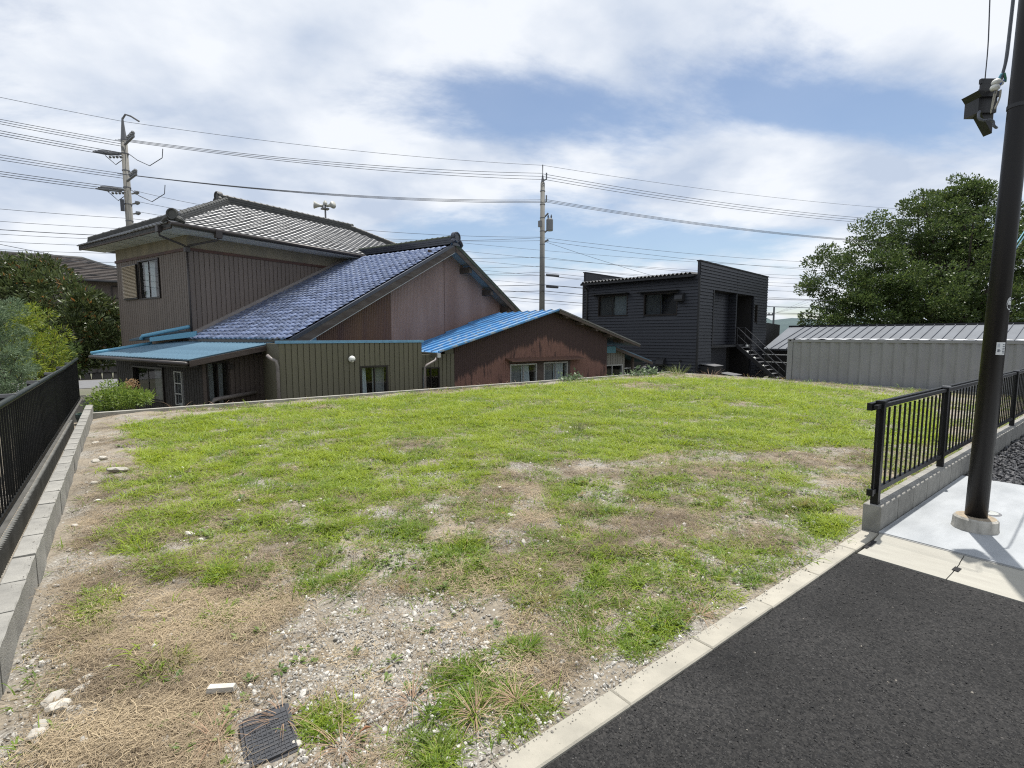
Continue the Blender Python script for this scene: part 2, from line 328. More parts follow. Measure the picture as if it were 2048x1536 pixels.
ZL = -1.15       # level of the land below the lot
mk('ground', [(-2500, -2500, ZL), (2500, -2500, ZL), (2500, 2500, ZL), (-2500, 2500, ZL)], [(0, 1, 2, 3)], M_field, kind='structure', label='low level town ground around the raised lot')
def hills():
    v = []; f = []; n = 90
    for j in range(4):
        for i in range(n):
            a = radians(-70 + 160 * i / (n - 1)); R = [2200, 2600, 3100, 3300][j]
            h = [0, 0.55, 1.0, 0.0][j] * (95 + 55 * sin(i * 0.37) + 32 * sin(i * 0.91 + 1) + 18 * sin(i * 2.1))
            v.append((R * cos(a), R * sin(a), ZL + max(h, -2)))
    for j in range(3):
        for i in range(n - 1): f.append((j * n + i, j * n + i + 1, (j + 1) * n + i + 1, (j + 1) * n + i))
    mk('hills', v, f, M_hill, smooth=True, kind='structure', label='low wooded hills far beyond the town')
hills()

# the vacant lot, its soil gently uneven
def lot():
    nx, ny = 180, 110; X = np.linspace(-0.49, 17.3, nx); Y = np.linspace(1.325, 12.11, ny)
    gx, gy = np.meshgrid(X, Y)
    z = -0.012 + 0.012 * np.sin(gx * 2.3 + gy * 1.1) + 0.010 * np.sin(gx * 5.7 - gy * 4.1) + 0.008 * np.sin(gx * 11.3 + gy * 9.7) + 0.05 * np.clip((gx - 2) / 10, 0, 1) * np.exp(-((gy - 8.5) / 2.6) ** 2) + RNG.normal(0, 0.002, gx.shape)
    z = z - 0.03 * np.clip(1 - (gx + 0.49) / 0.4, 0, 1)
    z = z + (-0.006 - z) * np.clip(1 - (gy - 1.325) / 0.25, 0, 1)
    v = np.stack([gx, gy, z], -1).reshape(-1, 3)
    i = np.arange(nx - 1)[None, :] + nx * np.arange(ny - 1)[:, None]
    q = np.stack([i, i + 1, i + nx + 1, i + nx], -1).reshape(-1, 4)
    me = fastmesh('lot_ground', v, quads=q, m=M_soil, smooth=True)
    link('lot_ground', me, kind='structure', label='bare stony soil of the vacant lot')
    return X, Y, z
LX, LY, LZ = lot()
def lotz(x, y):
    i = np.clip(np.round((np.asarray(x) - LX[0]) / (LX[1] - LX[0])).astype(int), 0, len(LX) - 1)
    j = np.clip(np.round((np.asarray(y) - LY[0]) / (LY[1] - LY[0])).astype(int), 0, len(LY) - 1)
    return LZ[j, i]

# road block, its edge lapping the kerb unevenly
def road():
    e = [(x, 1.205 + random.uniform(-0.004, 0.006)) for x in np.arange(-7.0, 3.88, 0.03)] + [(3.905 + random.uniform(-0.005, 0.004), y) for y in np.arange(1.205, -9.0, -0.03)]
    poly = e + [(3.9, -9), (-7, -9)]
    top = [(x, y, -0.006) for x, y in poly]; n = len(top)
    v = top + [(x, y, ZL - 0.05) for x, y in poly]
    f = [tuple(range(n - 1, -1, -1))] + [(i, (i + 1) % n, n + (i + 1) % n, n + i) for i in range(n)]
    mk('road', v, f, M_asph, kind='structure', label='fresh dark asphalt of the road')
road()
mk('neighbour_yard', *(lambda b: (b.v, b.f))(MB().box(-14, -0.655, -6, 13.5, ZL - 0.05, -0.28)), M_soil, kind='structure', label='bare soil strip behind the neighbouring fence')

# kerb stones between lot and road
kerb = thing('kerb', 'flush row of pale concrete kerb stones between lot and asphalt', None, (0, 1.265, -0.1), kind='structure')
def stonemesh(name, lx, ly, lz, c=0.006):
    """bevelled block 0..lx, 0..ly, -lz..0"""
    v = [(0, 0, -lz), (lx, 0, -lz), (lx, ly, -lz), (0, ly, -lz), (0, 0, -c), (lx, 0, -c), (lx, ly, -c), (0, ly, -c), (c, c, 0), (lx - c, c, 0), (lx - c, ly - c, 0), (c, ly - c, 0)]
    f = [(3, 2, 1, 0), (0, 1, 5, 4), (1, 2, 6, 5), (2, 3, 7, 6), (3, 0, 4, 7), (4, 5, 9, 8), (5, 6, 10, 9), (6, 7, 11, 10), (7, 4, 8, 11), (8, 9, 10, 11)]
    return rawmesh(name, v, f)
ks = stonemesh('kerb_stone', 0.597, 0.112, 0.12)
x = -2.66
while x < 3.8:
    if x < 3.7: pca('kerb_stone', ks, kerb, (x, 1.209, 0.008 + random.uniform(-0.002, 0.003)), (0, 0, random.uniform(-0.004, 0.004)), m=M_concrete)
    x += 0.6
pca('kerb_stone', stonemesh('kerb_end_stone', 0.465, 0.112, 0.12), kerb, (3.94, 1.209, 0.010), m=M_concrete)

# gutter blocks
gut = thing('gutter', 'row of pale concrete gutter blocks beside the asphalt', None, (3.9, 1.2, -0.1), kind='structure')
def gutterblock(L):
    # profile across x: flat apron then lip
    pr = [(0, -0.002), (0.13, -0.004), (0.31, 0.002), (0.335, 0.012), (0.44, 0.028), (0.455, 0.024)]
    c = 0.006; v = []; f = []
    for y in (0.0 + c / 2, L - c / 2):
        for px, pz in pr: v.append((px, y, pz))
    n = len(pr)
    for i in range(n - 1): f.append((i, i + 1, n + i + 1, n + i))
    b = len(v)
    for y in (c / 2, L - c / 2): v += [(0, y, -0.12), (0.455, y, -0.12)]
    f += [(b, b + 1) + tuple(range(n - 1, -1, -1)), (b + 3, b + 2) + tuple(range(n, 2 * n)), (b, 0, n, b + 2), (b + 3, 2 * n - 1, n - 1, b + 1)]
    return rawmesh('gutter_block', v, f)
gbm = gutterblock(0.6)
for k in range(14):
    y1 = 1.31 - 0.59 - 0.6 * (k - 1) if k else 1.2
    y0 = 0.72 - 0.6 * k
    L_ = (1.195 - 0.72) if k == 0 else 0.6
    pca('gutter_block', gbm, gut, (3.915, y0, 0.0), scale=(1, L_ / 0.6, 1), m=M_gutter)
    sl = MB(); 
    # drain slot: thin plate on the joint, the slot's shade put into its colour
    sl.prism([(4.09, y0 - 0.022, 0.0015), (4.16, y0 - 0.026, 0.0025), (4.17, y0 + 0.008, 0.003), (4.10, y0 + 0.012, 0.0015)], (0, 0, 0.0012)); sl.build('drain_slot', M_dark, gut)
sl = MB(); sl.prism([(4.05, 1.178, 0.001), (4.26, 1.172, 0.004), (4.26, 1.2, 0.004), (4.05, 1.2, 0.001)], (0, 0, 0.0015)); sl.build('drain_slot', M_dark, gut)  # flat dark plate, depth of the end slot painted by its colour

# concrete slab with round covers
sb = MB(); sb.box(4.372, 6.86, -6, 1.205, ZL, 0.035)
slab = sb.build('pavement', M_slab, kind='structure', label='pale concrete pavement slab around the pole')
eb = MB(); eb.box(4.352, 4.3715, -6, 1.2, -0.05, 0.030); eb.build('edge_strip', mat('joint_strip', (0.22, 0.22, 0.21), 0.9), slab)
def cover(x, y, r, label):
    t = thing('manhole_cover', label, 'manhole cover', (x, y, 0.035))
    MB().lathe((x, y, 0.034), [(r + 0.012, 0), (r + 0.012, 0.004), (r, 0.0045)], 32).build('ring', M_steel, t)
    MB().lathe((x, y, 0.0345), [(r - 0.006, 0), (r - 0.006, 0.0065), (r - 0.02, 0.007)], 32).build('lid', mat('cover_lid', (0.38, 0.39, 0.38), 0.7, col2=(0.32, 0.33, 0.3), scale=30), t)
    m = MB(); m.box(x - 0.05, x + 0.05, y - 0.008, y + 0.008, 0.041, 0.0435); m.build('lift_bar', M_steel, t)
cover(5.78, 0.32, 0.19, 'large round pale manhole cover in the concrete slab')
cover(5.55, 0.80, 0.075, 'small round valve cover in the slab behind the pole')
MB().box(6.862, 30, -8, 1.2, ZL, 0.0).build('gravel_bed', M_dgrav, kind='structure', label='dark gravel ground beyond the concrete slab')

# low block wall under the right fence
wallR = thing('block_wall', 'low grey concrete block wall under the black railing beside the slab', 'wall', (4.42, 1.27, 0))
bm_ = stonemesh('block', 0.391, 0.118, 0.32, 0.006)
for k in range(23):
    pca('block', bm_, wallR, (4.42 + 0.4 * k, 1.212, 0.212 + random.uniform(-0.001, 0.001)), m=M_block)
# railing on it
railR = thing('railing', 'black metal bar railing standing on the low block wall', 'railing', (4.45, 1.27, 0.21))
bar = rawmesh('bar', *(lambda b: (b.v, b.f))(MB().box(-0.009, 0.009, -0.006, 0.006, 0, 1)))
posts = [4.47, 6.27, 8.12, 9.97, 11.82, 13.5]
for p in posts:
    MB().box(p - 0.025, p + 0.025, 1.245, 1.295, 0.212, 0.985).build('post', M_blackmetal, railR)
    MB().box(p - 0.031, p + 0.031, 1.239, 1.301, 0.9855, 1.0).build('post_cap', M_steel if p > 6 else M_blackmetal, railR)
x = 4.40
while x < 13.5:
    if min(abs(x - p) for p in posts) > 0.045: pca('bar', bar, railR, (x, 1.27, 0.335), scale=(1, 1, 0.60), m=M_blackmetal)
    x += 0.128
MB().box(4.36, 13.6, 1.2965, 1.33, 0.93, 0.985).build('top_rail', M_blackmetal, railR)
MB().box(4.345, 13.6, 1.2575, 1.2825, 0.945, 0.975).build('upper_rail', M_blackmetal, railR)
MB().box(4.345, 13.6, 1.257, 1.283, 0.30, 0.336).build('bottom_rail', M_blackmetal, railR)
mb = MB(); mb.box(4.335, 4.362, 1.25, 1.29, 0.297, 0.345); mb.build('end_cap', M_blackmetal, railR)

# left curb wall of blocks
wallL = thing('block_curb', 'low curb of weathered concrete blocks along the left edge of the lot', 'wall', (-0.565, 7, -0.2))
cb = rawmesh('block', *(lambda b: (b.v, b.f))(MB()))
def blockmesh():
    n = 6; v = []; f = []
    for j in range(n + 1):
        y = 0.0008 + 0.3984 * j / n
        zz = 0.006 * sin(j * 1.9) - 0.003
        v += [(0, y, -0.4), (0, y, -0.005 + zz * 0.4), (0.005, y, zz * 0.5), (0.099, y, zz), (0.104, y, -0.005 + zz * 0.5), (0.104, y, -0.4)]
    for j in range(n):
        for k in range(5): f.append((j * 6 + k, j * 6 + k + 1, (j + 1) * 6 + k + 1, (j + 1) * 6 + k)[::-1])
    f.append(tuple(range(6))); f.append(tuple(n * 6 + k for k in range(5, -1, -1)))
    return rawmesh('block', v, f)
cb = blockmesh()
for k in range(30):
    pca('block', cb, wallL, (-0.588 + random.uniform(-0.002, 0.002), 0.53 + 0.4 * k, 0.155 + 0.02 * (k / 30) + random.uniform(-0.003, 0.003)), (0, random.uniform(-0.01, 0.01), random.uniform(-0.004, 0.004)), m=M_block)
# back retaining wall and right retaining wall with a concrete edge
rw = MB(); rw.box(-0.635, 17.45, 12.115, 12.25, ZL - 0.1, 0.05)
rw.build('retaining_wall', M_capconc, label='long concrete retaining wall along the back of the lot', cat='wall')
rw = MB(); rw.box(17.305, 17.45, 1.33, 12.11, ZL - 0.1, 0.035)
rw.build('retaining_wall', M_capconc, label='concrete retaining wall edge in front of the grey container', cat='wall')

# left neighbour fence: dark bars on a low concrete base
fl = thing('slat_fence', 'tall black slat fence along the planted neighbouring garden', 'fence', (-0.98, 10, -0.3))
MB().box(-1.03, -0.93, 2.0, 18.5, -0.6, -0.272).build('base', mat('dark_base_concrete', (0.10, 0.097, 0.09), 0.9, col2=(0.06, 0.058, 0.05), scale=4), fl)
slat = rawmesh('slat', *(lambda b: (b.v, b.f))(MB().box(-0.007, 0.007, -0.015, 0.015, 0, 1)))
y = 2.05
while y < 18.4:
    pca('slat', slat, fl, (-0.98, y, -0.26), (0, 0, 0), (1, 1, 1.04), m=M_bronze); y += 0.14
tp = MB(); tp.tube([(-0.975, 2.0, 0.80), (-0.975, 13.5, 0.80), (-0.975, 18.4, 0.86)], 0.033, 8); tp.build('top_rail', mat('greenish_rail', (0.022, 0.028, 0.024), 0.35, 0.3), fl, smooth=True)
MB().box(-0.995, -0.965, 2.0, 18.4, -0.24, -0.20).build('bottom_rail', M_bronze, fl)
for y in (3.6, 5.7, 7.8, 9.9, 12.0, 14.1, 16.2):
    MB().box(-1.09, -1.04, y - 0.025, y + 0.025, -0.5, 0.80).build('post', M_bronze, fl)
    MB().box(-1.09, -0.95, y - 0.02, y + 0.02, 0.805, 0.842).build('bracket', M_steel, fl)
# corrugated strip of edging at the foot of the fence
ed = MB(); pts = []
for i in range(400):
    yy = 2.2 + i * 0.026; d = 0.012 * (1 if i % 2 else -1)
    pts.append((-0.80 + d, yy))
v = [(x, y, -0.3) for x, y in pts] + [(x, y, -0.10) for x, y in pts] + [(x - 0.03, y, -0.10) for x, y in pts]
n = len(pts); f = [(i, i + 1, n + i + 1, n + i) for i in range(n - 1)] + [(n + i, n + i + 1, 2 * n + i + 1, 2 * n + i) for i in range(n - 1)]
mk('edging', v, f, mat('dark_edging', (0.13, 0.13, 0.12), 0.9, col2=(0.08, 0.08, 0.072), scale=6), label='ribbed grey edging strip at the foot of the slat fence', cat='edging')

# ------------------------------------------------------------------ dark steel pole with fittings
PX, PY = 5.022, 0.786
PTILT = 0.016
def polar(r, f): return (PX + 0.791 * r + 0.6115 * f, PY - 0.6115 * r + 0.791 * f)      # r to the right, f away (from the road corner)
pole = thing('steel_pole', 'tall dark brown steel pole on a round concrete footing', 'pole', (PX, PY, 0.035))
ft = MB(); ft.lathe((PX, PY, 0.03), [(0.178, 0), (0.172, 0.03), (0.168, 0.085), (0.155, 0.098)], 14); ft.build('footing', mat('stained_footing', (0.46, 0.44, 0.39), 0.95, col2=(0.20, 0.19, 0.165), scale=11, detail=9, stretch=(1, 1, 0.4), bump=0.3, bscale=80), pole)
ft = MB(); ft.lathe((PX, PY, 0.1285), [(0.15, 0), (0.11, 0.004)], 20); ft.build('mortar', mat('sandy_mortar', (0.34, 0.28, 0.2), 0.95, col2=(0.22, 0.18, 0.13), scale=20), pole)
sh = MB(); sh.lathe((PX, PY, 0.10), [(0.084, 0), (0.080, 2.5), (0.072, 8.5)], 28); sh.build('shaft', M_polemetal, pole, smooth=True)
def band(z, r=0.085, h=0.03, m=None, name='band'):
    b = MB(); b.lathe((PX, PY, z), [(r - 0.012, 0), (r, 0.002), (r, h - 0.002), (r - 0.012, h)], 24); b.build(name, m or M_blacktrim, pole)
band(3.06); 
def sticker(z0, z1, a0, a1, m, name, rr=0.0835, rim=None):
    v = []; f = []; n = 10
    for i in range(n + 1):
        a = a0 + (a1 - a0) * i / n
        if rim: 
            t = -1 + 2 * i / n; hh = sqrt(max(0, 1 - t * t)) * (z1 - z0) / 2; zc = (z0 + z1) / 2; za, zb = zc - hh, zc + hh
        else: za, zb = z0, z1
        v += [(PX + rr * cos(a), PY + rr * sin(a), za), (PX + rr * cos(a), PY + rr * sin(a), zb)]
    for i in range(n): f.append((2 * i, 2 * i + 2, 2 * i + 3, 2 * i + 1))
    return mk(name, v, f, m, pole)
CA = atan2(-PY, -PX)              # side of the pole that faces the road corner
M_lab = mat('white_label', (0.62, 0.63, 0.62), 0.5); M_ink = mat('grey_print', (0.12, 0.13, 0.15), 0.6)
sticker(1.345, 1.435, CA + 0.20, CA + 1.10, M_lab, 'label')
for z in (1.415, 1.402, 1.39, 1.378, 1.366, 1.356): sticker(z, z + 0.006, CA + 0.78, CA + 1.05, M_ink, 'print', 0.0842)
sticker(1.365, 1.385, CA + 0.32, CA + 0.52, M_ink, 'print', 0.0842); sticker(1.37, 1.378, CA + 0.6, CA + 0.65, M_ink, 'print', 0.0842)
sticker(1.40, 1.425, CA + 0.30, CA + 0.5, mat('pale_print', (0.4, 0.42, 0.45), 0.6), 'print', 0.0842)
sticker(1.665, 1.755, CA + 0.72, CA + 1.55, M_lab, 'round_label', 0.083, rim=True)
sticker(1.672, 1.748, CA + 0.78, CA + 1.49, M_polemetal, 'round_label_field', 0.0836, rim=True)
sticker(1.712, 1.744, CA + 0.86, CA + 1.41, M_lab, 'round_label_top', 0.084, rim=True)
for k in range(5): sticker(1.702, 1.72, CA + 0.86 + 0.12 * k, CA + 0.95 + 0.12 * k, M_lab, 'print', 0.0845)
for k in range(3): sticker(1.730, 1.738, CA + 1.0 + 0.1 * k, CA + 1.07 + 0.1 * k, M_ink, 'print', 0.0848)

# black service box behind the pole
def rf(r, f, z): z = 2.985 + (z - 2.78) * 0.58; a = polar(0.46 * r + 0.062, 0.7 * f + 0.12); return (a[0], a[1], z)
bx = thing('service_box', 'black metal service box hung high on the far side of the steel pole', 'box', (*polar(0.08, 0.22), 2.985))
def rbox(m, r0, r1, f0, f1, z0, z1): m.hex([rf(r0, f0, z0), rf(r1, f0, z0), rf(r1, f1, z0), rf(r0, f1, z0), rf(r0, f0, z1), rf(r1, f0, z1), rf(r1, f1, z1), rf(r0, f1, z1)]); return m
rbox(MB(), -0.245, 0.05, 0.13, 0.30, 3.02, 3.20).build('cabinet', M_blacktrim, bx)
m = MB(); m.prism([rf(-0.245, 0.1, 3.201), rf(0.05, 0.1, 3.201), rf(0.05, 0.1, 3.27), rf(-0.31, 0.1, 3.27)], Vector(rf(0, 0.2, 0)) - Vector(rf(0, 0, 0))); m.build('hood', M_blacktrim, bx)
rbox(MB(), -0.19, 0.05, 0.16, 0.19, 3.271, 3.33).build('back_plate', M_blacktrim, bx)
rbox(MB(), -0.175, 0.05, 0.16, 0.19, 3.331, 3.39).build('back_plate', M_blacktrim, bx)
rbox(MB(), -0.19, 0.05, 0.16, 0.19, 3.391, 3.45).build('back_plate', M_blacktrim, bx)
m = MB(); m.prism([rf(-0.15, 0.16, 3.019), rf(0.05, 0.16, 3.019), rf(0.05, 0.16, 2.78)], Vector(rf(0, 0.1, 0)) - Vector(rf(0, 0, 0))); m.build('gusset', M_blacktrim, bx)
for r, z in ((-0.10, 3.33), (-0.115, 3.265), (-0.06, 3.32)):
    i = thing('insulator', 'small white porcelain insulator hung beside the service box', 'insulator', rf(r, 0.05, z - 0.025), group='white insulators by the service box')
    c = rf(r, 0.05, z - 0.025)
    MB().lathe(c, [(0.012, 0), (0.026, 0.006), (0.030, 0.02), (0.024, 0.034), (0.012, 0.042)], 14).build('bell', M_white, i, smooth=True)
    MB().lathe((c[0], c[1], c[2] - 0.02), [(0.006, 0), (0.006, 0.021)], 8).build('pin', M_steel, i)
def cable(name, pts, r, m, label, n=6, group=None, cat='cable'):
    P = [Vector(p) for p in pts]; out = []
    for i in range(len(P) - 1):
        p0, p1, p2, p3 = P[max(i - 1, 0)], P[i], P[i + 1], P[min(i + 2, len(P) - 1)]
        for k in range(6):
            t = k / 6; out.append(0.5 * ((2 * p1) + (p2 - p0) * t + (2 * p0 - 5 * p1 + 4 * p2 - p3) * t * t + (3 * p1 - p0 - 3 * p2 + p3) * t ** 3))
    out.append(P[-1]); m_ = MB(); m_.tube(out, r, n); return m_.build(name, m, smooth=True, label=label, cat=cat, group=group)
M_bluecab = mat('blue_cable', (0.05, 0.12, 0.32), 0.5); M_greycab = mat('grey_cable', (0.10, 0.11, 0.13), 0.5); M_teal = mat('teal_cable', (0.09, 0.28, 0.36), 0.5); M_palecab = mat('pale_cable', (0.4, 0.38, 0.32), 0.6)
pole.rotation_euler = Matrix.Rotation(PTILT, 3, Vector((0.6115, 0.791, 0))).to_euler(); pole.scale = (0.78, 0.78, 1)      # the pole leans a little and is slim
cable('service_cable', [rf(-0.08, 0.03, 3.30), rf(-0.045, 0.03, 3.42), rf(-0.02, 0.02, 3.6), rf(0.04, 0.05, 4.0), rf(0.13, 0.1, 4.8), rf(0.3, 0.2, 6.5)], 0.011, M_greycab, 'thick grey service cable rising beside the top of the pole')
cable('drop_wire', [rf(-0.135, 0.16, 3.45), rf(-0.09, 0.2, 4.1), rf(0.05, 0.4, 5.5), rf(0.2, 0.8, 7)], 0.004, M_wire, 'thin drop wire above the service box')
cable('tail_cable', [rf(-0.085, 0.04, 3.31), rf(-0.075, 0.035, 3.38), rf(-0.05, 0.03, 3.43)], 0.010, M_teal, 'short teal cable tail on the insulators')
cable('tail_cable', [rf(-0.035, 0.02, 3.43), rf(-0.01, 0.02, 3.37), rf(0.0, 0.03, 3.33)], 0.009, mat('green_cable', (0.05, 0.2, 0.12), 0.5), 'short green cable tail behind the pole')
cable('tail_cable', [rf(-0.10, 0.03, 3.27), rf(-0.07, 0.02, 3.31), rf(-0.03, 0.02, 3.345), rf(0.03, 0.04, 3.345)], 0.007, M_bluecab, 'blue cable looped past the white insulators')
cable('loop_cable', [rf(-0.235, 0.12, 3.03), rf(-0.30, 0.08, 2.97), rf(-0.31, 0.06, 2.91), rf(-0.25, 0.05, 2.885), rf(-0.17, 0.04, 2.885), rf(-0.125, 0.03, 2.86), rf(-0.125, 0.02, 2.81), rf(-0.09, 0.02, 2.785), rf(-0.02, 0.06, 2.80)], 0.009, M_greycab, 'grey cable looping below the service box to the pole')
cable('tie_wire', [rf(-0.115, 0.05, 3.23), rf(-0.12, 0.06, 3.12), rf(-0.12, 0.07, 2.98)], 0.005, M_palecab, 'pale lead hanging straight from the lower insulator')
cable('tie_wire', [rf(-0.07, 0.04, 3.30), rf(-0.10, 0.05, 3.18), rf(-0.12, 0.06, 3.02)], 0.005, M_palecab, 'pale slanting lead under the insulators')
cable('tie_wire', [rf(-0.05, 0.03, 3.24), rf(-0.045, 0.04, 3.14), rf(-0.09, 0.05, 3.02)], 0.006, M_palecab, 'pale looped lead close against the pole')
def rg(r, f, z): a = polar(r, f); return (a[0], a[1], z)
cable('drop_wire', [rg(0.07, 0.06, 2.02), rg(0.16, 0.10, 2.10), rg(0.3, 0.2, 2.16), rg(1.2, 1.0, 2.5)], 0.004, M_teal, 'upper thin teal wire leading right from the pole')
cable('drop_wire', [rg(0.085, 0.05, 1.88), rg(0.09, 0.06, 1.95), rg(0.085, 0.06, 2.01), rg(0.16, 0.1, 2.07), rg(0.3, 0.2, 2.12), rg(1.2, 1.0, 2.45)], 0.004, M_teal, 'lower thin teal wire hooked on the side of the pole')
# ------------------------------------------------------------------ building helpers
HF = (1.86, 19.29, radians(19.3)); BF = (22.98, 14.47, radians(7.8)); WF = (0, 0, 0.0)
def lthing(name, label, cat, fr, lx, ly, z=ZL, group=None):
    c, s = cos(fr[2]), sin(fr[2])
    o = thing(name, label, cat, (fr[0] + c * lx - s * ly, fr[1] + s * lx + c * ly, z), fr[2], group)
    OFF[o] = Vector((lx, ly, z)); return o
def panelmesh(t=0.022, e=0.045):
    v = []
    for z in (0, 1): v += [(0, 0, z), (e, -t, z), (1 - e, -t, z), (1, 0, z)]
    return rawmesh('siding_panel', v, [(0, 1, 5, 4), (1, 2, 6, 5), (2, 3, 7, 6), (3, 0, 4, 7), (3, 2, 1, 0), (4, 5, 6, 7)])
PM = {}
def siding(parent, wall, a0, a1, z0, z1, pitch, m, openings=(), name='siding_panel', back=True, gap=0.012):
    key = m.name
    if key not in PM: PM[key] = panelmesh(); PM[key].materials.append(m)
    n = max(1, round((a1 - a0) / pitch)); p = (a1 - a0) / n
    for i in range(n):
        x = a0 + i * p; spans = [(z0, z1)]
        for (o0, o1, q0, q1) in openings:
            ov = min(x + p, o1) - max(x, o0)
            if ov > 0.35 * p:
                ns = []
                for (b, t) in spans:
                    if q0 > b: ns.append((b, min(q0, t)))
                    if q1 < t: ns.append((max(q1, b), t))
                spans = ns
        for (b, t) in spans:
            if t - b > 0.03: pca(name, PM[key], parent, wall.pt(x + gap / 2, 0, b), (0, 0, wall.rz), (p - gap, 1, t - b))
    if back:
        mb = MB(); cuts = sorted({a0, a1, *[c for o in openings for c in o[:2]]})
        for c0, c1 in zip(cuts, cuts[1:]):
            spans = [(z0, z1)]
            for (o0, o1, q0, q1) in openings:
                if o0 <= c0 + 1e-6 and o1 >= c1 - 1e-6:
                    ns = []
                    for (b, t) in spans:
                        if q0 > b: ns.append((b, q0))
                        if q1 < t: ns.append((q1, t))
                    spans = ns
            for (b, t) in spans: wall.box(mb, c0, c1, -0.12, -0.001, b, t)
        mb.build('wall', m, parent)
def window(parent, wall, a0, a1, z0, z1, fm, panes=2, curtain=None, d=0.045, bar=0.04, name='window', room=0.5, glass=None, order=None):
    mb = MB()
    for q in ((a0 - 0.01, a0 + bar, z0, z1), (a1 - bar, a1 + 0.01, z0, z1), (a0 + bar, a1 - bar, z0, z0 + bar), (a0 + bar, a1 - bar, z1 - bar, z1)): wall.box(mb, q[0], q[1], -0.1, d, q[2], q[3])
    w = mb.build(name, fm, parent)
    pw = (a1 - a0 - 2 * bar) / panes
    for i in range(panes):
        s0 = a0 + bar + i * pw; dd = (0.012 if i % 2 else -0.02)
        sm = MB(); b = 0.022
        for q in ((s0, s0 + b, z0 + bar, z1 - bar), (s0 + pw - b + 0.012, s0 + pw + 0.012 * (i == 0), z0 + bar, z1 - bar), (s0 + b, s0 + pw - b, z0 + bar, z0 + bar + b), (s0 + b, s0 + pw - b, z1 - bar - b, z1 - bar)): wall.box(sm, q[0], q[1] + 1e-4, dd - 0.012, dd + 0.012, q[2], q[3])
        sm.build('sash', fm, w)
        g = MB(); g.add([wall.pt(s0 + b, dd, z0 + bar + b), wall.pt(s0 + pw - b, dd, z0 + bar + b), wall.pt(s0 + pw - b, dd, z1 - bar - b), wall.pt(s0 + b, dd, z1 - bar - b)], [(0, 1, 2, 3)]); g.build('pane', glass or M_glass, w)
    r = MB(); e = 0.02
    wall.box(r, a0, a1, -room - 0.02, -room, z0, z1); wall.box(r, a0 - e, a0, -room, -0.125, z0 - e, z1 + e); wall.box(r, a1, a1 + e, -room, -0.125, z0 - e, z1 + e); wall.box(r, a0, a1, -room, -0.125, z0 - e, z0); wall.box(r, a0, a1, -room, -0.125, z1, z1 + e)
    r.build('interior', M_room, w)
    for cu in (curtain or ()):
        c0, c1, mm = cu[:3]; flare = cu[3] if len(cu) > 3 else 0.0
        v = []; f = []; n = max(12, int((c1 - c0) / 0.02)); rows = 5
        for k in range(rows):
            zz = z0 + (z1 - z0) * k / (rows - 1)
            for i in range(n + 1):
                t = i / n; s = c0 + (c1 - c0) * t * (1 + flare * (1 - k / (rows - 1)))
                v.append(wall.pt(s, -0.16 + 0.022 * sin(t * (c1 - c0) * 95 + 0.6 * sin(k)), zz))
        for k in range(rows - 1):
            for i in range(n): f.append((k * (n + 1) + i, k * (n + 1) + i + 1, (k + 1) * (n + 1) + i + 1, (k + 1) * (n + 1) + i))
        mk('curtain', v, f, mm, w, smooth=True)
    return w
def corrugated(parent, wall, a0, a1, zb, zt, pitch, amp, m, name='corrugated_sheet', d0=0.02):
    n = int((a1 - a0) / pitch * 6); v = []; f = []
    for i in range(n + 1):
        a = a0 + (a1 - a0) * i / n; d = d0 + amp * sin(2 * pi * (a) / pitch)
        v += [wall.pt(a, d, zb(a) if callable(zb) else zb), wall.pt(a, d, zt(a) if callable(zt) else zt)]
    for i in range(n): f.append((2 * i, 2 * i + 2, 2 * i + 3, 2 * i + 1))
    return mk(name, v, f, m, parent, smooth=True)
def jtile(m, wx=0.265, wy=0.30, h=0.030, front=0.030):
    n = 9; xs = [i / (n - 1) for i in range(n)]
    prof = lambda t: h * (0.5 - 0.5 * cos(2 * pi * min(1, max(0, (t - 0.42) / 0.58)))) - 0.010 * sin(pi * min(1, t / 0.5))
    v = []
    for t in xs: v.append((t * wx * 1.02, 0, prof(t) + front))
    for t in xs: v.append((t * wx * 1.02, wy, prof(t) + 0.006))
    for t in xs: v.append((t * wx * 1.02, 0.004, prof(t) * 0.6 - 0.004))
    f = [(i, i + 1, n + i + 1, n + i) for i in range(n - 1)] + [(2 * n + i, 2 * n + i + 1, i + 1, i) for i in range(n - 1)]
    me = rawmesh('roof_tile', v, f); me.materials.append(m)
    me.polygons.foreach_set('use_smooth', [True] * (n - 1) + [False] * (n - 1)); return me
